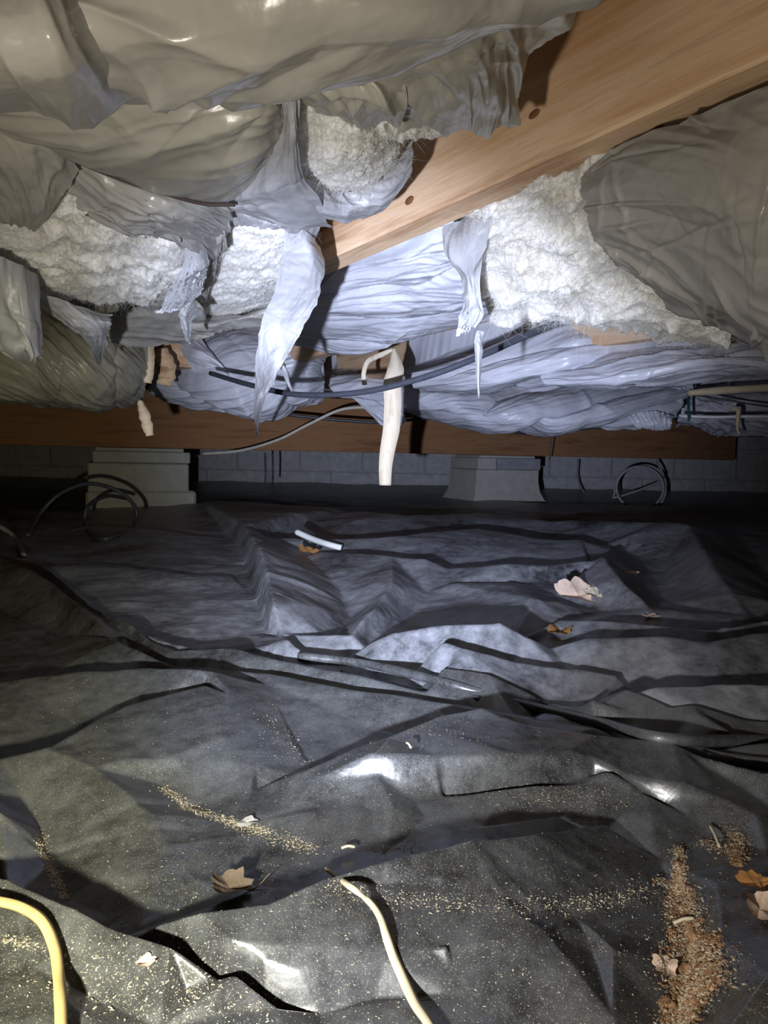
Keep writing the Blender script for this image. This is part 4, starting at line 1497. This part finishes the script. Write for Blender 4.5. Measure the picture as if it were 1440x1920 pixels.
splinter([W(276, 645, 1.62), W(279, 680, 1.60), W(276, 718, 1.60)], [0.013, 0.013, 0.010], 'upright pale splinter beside the lower left batt', 6)
splinter([W(262, 752, 1.56), W(272, 782, 1.55), W(281, 817, 1.55)], [0.006, 0.012, 0.009], 'pale splinter dangling over the girder below lower left batt', 7)
splinter([W(300, 655, 1.84), W(312, 690, 1.84), W(308, 722, 1.84)], [0.018, 0.024, 0.018], 'broken brown wood piece wedged between two wrapped batts', 8, M['joist'])
o = link('wood_block', box_me('wood_block', Vector((0, 0, 0)), jd, jn, 0.12, 0.045, -0.04, 0.05, 0.003), M['joist'], None, False)
p = W(312, 668, 2.1)
o.location = p
tag(o, 'dark timber blocking behind the broken wood piece', 'block')
sp = [W(1290, 737, 2.40), W(1360, 732, 2.34), W(1440, 727, 2.30), W(1560, 722, 2.2)]
splinter(sp, [0.010, 0.012, 0.012, 0.012], 'long pale lath at the right edge above the white tube', 9)
splinter([W(1372, 765, 2.3), W(1384, 770, 2.3), W(1382, 800, 2.3), W(1386, 815, 2.3)], [0.006, 0.008, 0.004, 0.004], 'small tan scrap dangling beside the white tube', 10)

# cable loops near the ground
def loop_pts(cx, cy, rx, ry, D, a0, a1, n=22, dd=0.0, tilt=0.0):
    out = []
    for i in range(n):
        a = math.radians(a0 + (a1 - a0) * i / (n - 1))
        x, y = rx * math.cos(a), ry * math.sin(a)
        out.append(W(cx + x * math.cos(tilt) - y * math.sin(tilt), cy - x * math.sin(tilt) - y * math.cos(tilt), D + dd * i / (n - 1)))
    return out


single(tube('cable_coil', loop_pts(1200, 915, 44, 40, 3.72, -60, 260, 30, 0.06) + loop_pts(1200, 918, 48, 44, 3.80, 270, 560, 30, 0.08) + [W(1240, 900, 3.9), W(1230, 864, 3.95)], 0.0065, M['cable_pale'], n=160),
       'grey cable coil standing against the back wall at right', 'cable', 'ground cables')
single(tube('cable', [W(1085, 862, 4.35), W(1084, 895, 4.35), W(1095, 925, 4.3)], 0.006, M['cable_grey'], n=30), 'grey cable drooping on the back wall left of the coil', 'cable', 'ground cables')
lp = [on_ground(52, 1008, 0.004), W(70, 970, 2.05), W(110, 928, 2.1), W(165, 907, 2.15), W(220, 920, 2.2), W(254, 952, 2.2), W(250, 985, 2.15), on_ground(215, 1012, 0.006), on_ground(180, 1014, 0.006), W(160, 985, 2.15), W(165, 950, 2.2), W(200, 930, 2.3), W(240, 935, 2.4)]
single(tube('cable', lp, 0.0062, M['cable_black'], n=120), 'stiff dark cable looping up in front of the left pier', 'cable', 'ground cables')
single(tube('cable', [W(-60, 965, 1.9), W(0, 988, 1.85), W(30, 1010, 1.85), on_ground(45, 1045, 0.004)], 0.006, M['cable_grey'], n=40), 'grey cable end arching at the left edge of the ground sheet', 'cable', 'ground cables')
for i, (px, y0, y1) in enumerate(((497, 850, 925), (511, 850, 905))):
    single(tube('cable', [W(px, y0, 3.3), W(px + 1, (y0 + y1) / 2, 3.32), W(px, y1, 3.3)], 0.0045, M['cable_black'], n=16),
           ('longer' if i == 0 else 'shorter') + ' dark wire hanging straight below girder right of left pier', 'cable', 'ground cables')
single(tube('white_tube', [on_ground(556, 1013, 0.022), on_ground(585, 1022, 0.020), on_ground(615, 1032, 0.018), on_ground(640, 1034, 0.012)], 0.0075, M['pvc'], n=30), 'short white plastic tube lying on far sheet by the ridge', 'tube')

# strips on the near sheet
gs = [(608, 1640), (650, 1668), (690, 1698), (712, 1728), (728, 1775), (750, 1830), (775, 1885), (800, 1925), (830, 1980)]
single(ribbon('paper_strip', [on_ground(a, b, 0.005) for a, b in gs], [0.0008, 0.0017, 0.0018, 0.0019, 0.0026, 0.0025, 0.0022, 0.0022], M['strip'], n=90, seed=12, lie=True, thick=0.0012), 'long straw-yellow strip lying on near sheet at bottom centre', 'strip')
gs = [(-60, 1712), (0, 1717), (45, 1730), (80, 1755), (102, 1800), (110, 1850), (114, 1900), (116, 1980)]
single(ribbon('strap', [on_ground(a, b, 0.007) for a, b in gs], 0.0025, M['twine'], n=90, seed=13, lie=True, thick=0.002, wob=0.05), 'amber strap curving over the bottom left corner of near sheet', 'strap')


# ------------------------------------------------------------------ leaves, heaps, crumbs
def leaf(px, py, size, m, label, seed, rot=0.0, curl=0.25, stem=True, lift=0.002, tilt=(0, 0)):
    r = np.random.RandomState(seed)
    t = thing('dry_leaf', on_ground(px, py, lift), label, 'leaf', 'fallen leaves')
    n = 48
    V, Q = [], []
    rings = 5
    lob = r.uniform(0.15, 0.35)
    for j in range(rings + 1):
        f = j / rings
        for i in range(n):
            a = 2 * math.pi * i / n
            R = size * (0.66 + lob * abs(math.cos(2.5 * a)) ** 0.7 + 0.06 * math.sin(9 * a + seed) + 0.05 * r.uniform(-1, 1) * (f > 0.99))
            x, y = f * R * math.cos(a), f * R * 0.72 * math.sin(a)
            z = curl * (x * x * 0.7 + y * y * 1.7) / size + 0.10 * size * f * math.sin(3 * a + seed) - 0.06 * size * math.exp(-(y / (0.08 * size)) ** 2)
            V.append((x, y, z))
    for j in range(rings):
        for i in range(n):
            i2 = (i + 1) % n
            Q.append((j * n + i, j * n + i2, (j + 1) * n + i2, (j + 1) * n + i))
    V = np.array(V)
    c, s = math.cos(rot), math.sin(rot)
    ta, tb = tilt
    Rz = np.array([[c, -s, 0], [s, c, 0], [0, 0, 1]])
    Rx = np.array([[1, 0, 0], [0, math.cos(ta), -math.sin(ta)], [0, math.sin(ta), math.cos(ta)]])
    Ry = np.array([[math.cos(tb), 0, math.sin(tb)], [0, 1, 0], [-math.sin(tb), 0, math.cos(tb)]])
    R_ = Rz @ Rx @ Ry
    V = V @ R_.T
    V[:, 2] -= V[:, 2].min()
    me = bpy.data.meshes.new('blade')
    me.from_pydata([tuple(v) for v in V], [], Q)
    me.update()
    o = bpy.data.objects.new('blade', me)
    C.objects.link(o)
    me.materials.append(m)
    o.parent = t
    zc = -0.0
    if stem:
        e = R_ @ np.array([size * 0.9, 0, 0])
        k = R_ @ np.array([size * 1.5, size * 0.25, size * 0.3])
        e[2] += size * 0.1
        k[2] = max(k[2], 0) + size * 0.25
        Vt, Qt = tube_np(smooth_path([e * 0.3 + np.array([0, 0, size * .12]), e, k], 10), size * 0.025, 5)
        ms = bpy.data.meshes.new('stem')
        ms.from_pydata([tuple(v) for v in Vt], [], Qt)
        so = bpy.data.objects.new('stem', ms)
        C.objects.link(so)
        ms.materials.append(m)
        so.parent = t
    return t


leaf(432, 1682, 0.0150, M['leaf'], 'curled brown leaf in the dark fold at lower left', 5, rot=0.35, curl=0.45, tilt=(0.2, 0.25))
leaf(1085, 1133, 0.046, M['leaf_pale'], 'pale pinkish leaf with upright stem on the lit far sheet', 8, rot=0.3, curl=0.3, tilt=(0.5, 0), lift=0.006)
leaf(1116, 1122, 0.024, M['chip'], 'small yellow leaf scrap right of the pale pinkish leaf', 9, rot=0.2, stem=False, tilt=(0.4, 0))
leaf(576, 1040, 0.030, M['leaf_dark'], 'orange-brown leaf beside the short white tube', 10, rot=2.2, stem=False, tilt=(0.5, 0.2))
leaf(1048, 1186, 0.026, M['leaf_dark'], 'dark brown leaf scrap in the shadow below pale leaf', 11, rot=1.2, stem=False)
leaf(935 + 285, 1160, 0.016, M['leaf_pale'], 'tan leaf fragment right of the big fold shadow', 12, stem=False)
leaf(1184, 1076, 0.014, M['leaf_pale'], 'tiny pale leaf chip on the slope at right', 13, stem=False, tilt=(0.3, 0))
leaf(1412, 1640 + 20, 0.010, M['leaf_dark'], 'orange leaf scrap at the right edge beside the debris heap', 14, stem=False, tilt=(0.3, 0))
leaf(1425, 1708, 0.013, M['leaf_pale'], 'pale leaf scrap at right edge below the orange one', 15, rot=1.0, stem=False, tilt=(0.3, 0))
leaf(275, 1812, 0.006, M['leaf_pale'], 'tiny tan leaf piece near the bottom left', 16, rot=0.6, stem=False)
leaf(463, 1554, 0.009, M['stone'], 'flat grey flake in the crumb trail at left', 17, rot=0.3, stem=False, curl=0.05)


def crumbs(name, specs, m, label, cat, seed, size=(0.0006, 0.0016), elong=1.6):
    """thousands of loose chips lying on the sheet: specs = [(picture polyline, spread px, count)]"""
    r = np.random.RandomState(seed)
    pts = []
    for line, sprd, n in specs:
        L = np.array(line, float)
        q = cat1(L, r.uniform(0, 1, n)) if len(L) > 1 else np.repeat(L, n, 0)
        q = q + r.normal(0, 1, (n, 2)) * np.array([sprd, sprd * 0.6])
        pts.append(q)
    q = np.concatenate(pts)
    rx = np.array([tuple(ray(a, b)) for a, b in q])
    rx = rx[rx[:, 2] < -0.05]
    X, Y, z = march(rx[:, 0], rx[:, 1], rx[:, 2])
    n = len(X)
    sz = r.uniform(size[0], size[1], n) * (0.5 + r.rand(n) ** 3 * 1.6)
    a = r.uniform(0, 2 * math.pi, n)
    el = r.uniform(1, elong, n)
    base = np.array([(-1, -0.6, 0), (1, -0.5, 0.1), (0.9, 0.6, 0), (-0.8, 0.5, 0.2), (-0.1, 0, 0.8)])
    tri = np.array([(0, 1, 4), (1, 2, 4), (2, 3, 4), (3, 0, 4)])
    b = base[None] * sz[:, None, None]
    b[..., 0] *= el[:, None]
    ca, sa = np.cos(a)[:, None], np.sin(a)[:, None]
    V = np.stack([X[:, None] + b[..., 0] * ca - b[..., 1] * sa, Y[:, None] + b[..., 0] * sa + b[..., 1] * ca, z[:, None] + b[..., 2] + 0.0003], 2)
    Q = tri[None] + (np.arange(n) * 5)[:, None, None]
    me = bpy.data.meshes.new(name)
    _fast(me, V.reshape(-1, 3), Q.reshape(-1, 3))
    me.update()
    o = link(name, me, m, None, False)
    o['kind'] = 'stuff'
    if label:
        tag(o, label, cat)
        recenter(o)
    return o


crumbs('wood_crumbs', [
    ([(305, 1482), (360, 1518), (430, 1545), (500, 1565)], 6, 1500), ([(430, 1548), (520, 1575), (590, 1592)], 12, 800),
    ([(75, 1565), (88, 1610), (105, 1650), (120, 1690)], 6, 1100),
    ([(130, 1290), (160, 1285), (120, 1330)], 12, 120), ([(490, 1340), (540, 1390), (575, 1435)], 10, 160),
    ([(930, 1500), (1050, 1490), (1180, 1500)], 25, 900), ([(700, 1595), (790, 1585)], 8, 160),
    ([(620, 1660), (850, 1690), (1080, 1690), (1230, 1660)], 18, 1400),
    ([(0, 1765), (80, 1780)], 10, 200), ([(60, 1820), (300, 1850), (500, 1880)], 70, 900),
], M['chip'], 'pale yellow wood crumbs trailing along the folds of near sheet', 'crumbs', 91, (0.00016, 0.00038), 1.8)
crumbs('dust_specks', [([(100, 1300), (400, 1330), (700, 1420), (1300, 1450)], 140, 1500), ([(100, 1600), (700, 1700), (1350, 1650)], 130, 2200), ([(100, 1850), (700, 1850), (1350, 1850)], 110, 1800),
                       ([(300, 1080), (700, 1120), (1300, 1120)], 70, 300), ([(760, 1345), (900, 1390)], 40, 500)],
       M['chip'], 'fine pale dust specks scattered over both black sheets', 'dust', 92, (0.00010, 0.00028), 1.8)


# right-hand debris heaps
def heap(poly, spread, label, seed, hgt, n_chip, size):
    """an uneven mound of rotten wood along a picture line, with loose crumbs on it"""
    P = np.array([tuple(on_ground(*p)) for p in poly])
    wds = np.array(spread)
    c = P.mean(0)
    t = thing('debris_heap', (c[0], c[1], float(P[:, 2].min())), label, 'debris', 'debris heaps')
    nu, nv = 26, 90
    vs = np.linspace(0, 1, nv)
    line = cat1(P, vs)
    wid = np.interp(vs, np.linspace(0, 1, len(wds)), wds)
    T = np.gradient(line, axis=0)
    T /= np.linalg.norm(T, axis=1, keepdims=True)
    Sd = np.stack([-T[:, 1], T[:, 0], T[:, 0] * 0], 1)
    Sd /= np.linalg.norm(Sd, axis=1, keepdims=True)
    uu = np.linspace(-1, 1, nu)
    edge = 1 + 0.5 * perlin(vs * 9, vs * 0 + .3, seed) + 0.35 * perlin(vs * 25, vs * 0 + .3, seed + 1)
    edge2 = 1 + 0.5 * perlin(vs * 9, vs * 0 + .8, seed + 2) + 0.35 * perlin(vs * 25, vs * 0 + .8, seed + 3)
    ww = np.where(uu[None] > 0, (wid * edge)[:, None], (wid * edge2)[:, None])
    X = line[:, None, :] + Sd[:, None, :] * (uu[None, :, None] * ww[..., None])
    z = height(X[..., 0], X[..., 1])
    prof = (1 - uu[None] ** 2) * np.clip(np.minimum(vs, 1 - vs) / 0.08, 0, 1)[:, None]
    bumpy = 0.6 + 0.6 * fbm(X[..., 0] / 0.006, X[..., 1] / 0.006, seed + 4, 3)
    X[..., 2] = z + hgt * prof * bumpy - 0.0006
    me = bpy.data.meshes.new('mound')
    _fast(me, X.reshape(-1, 3), grid_quads(nv, nu))
    me.update()
    mo = link('mound', me, M['heap'], t)
    return t


h1 = heap([(1272, 1598), (1272, 1650), (1275, 1690), (1285, 1740), (1300, 1790), (1295, 1850), (1265, 1930)], [0.002, 0.004, 0.006, 0.007, 0.012, 0.012, 0.009], 'long brown heap of rotten wood crumbs at lower right', 61, 0.006, 0, 0)
h2 = heap([(1375, 1560), (1385, 1590), (1385, 1625)], [0.003, 0.0065, 0.004], 'small brown crumb heap at the right edge above long heap', 62, 0.004, 0, 0)
for h_, sp_, sd in ((h1, [([(1272, 1600), (1274, 1680)], 7, 900), ([(1275, 1680), (1290, 1760), (1295, 1850), (1265, 1930)], 17, 3600), ([(1310, 1780), (1300, 1850)], 32, 1400), ([(1230, 1655), (1260, 1670)], 6, 120)], 93),
                    (h2, [([(1375, 1560), (1385, 1620)], 14, 400), ([(1310, 1590), (1380, 1600)], 10, 160)], 94)):
    for mm, q, nmz in ((M['chip'], 0, 'loose_crumbs'), (M['chip_red'], 7, 'loose_crumbs')):
        o = crumbs(nmz, sp_, mm, None, None, sd + q, (0.00018, 0.0005), 1.7)
        # settle on top of the mound
        o.parent = h_
        o.location = -Vector(h_.location) + Vector((0, 0, 0.0028))
for i, (a, b, lab) in enumerate((((1262, 1747), (1300, 1736), 'pale twig across the long brown heap'), ((1330, 1560), (1348, 1600), 'thin twig by the small brown crumb heap'), ((640, 1602), (665, 1600), 'short pale twig on the fold at centre'), ((762, 1405), (770, 1415), 'tiny straw on glossy fold at centre'))):
    p0, p1 = on_ground(*a, 0.005), on_ground(*b, 0.005)
    single(tube('twig', [p0, (p0 + p1) / 2 + Vector((0, 0, 0.001)), p1], 0.0009, M['chip'], n=10, sides=6), lab, 'twig', 'twigs')
leaf(1247, 1812, 0.009, M['leaf_pale'], 'round pinkish flake on the left rim of long heap', 18, rot=1.3, stem=False, curl=0.1)
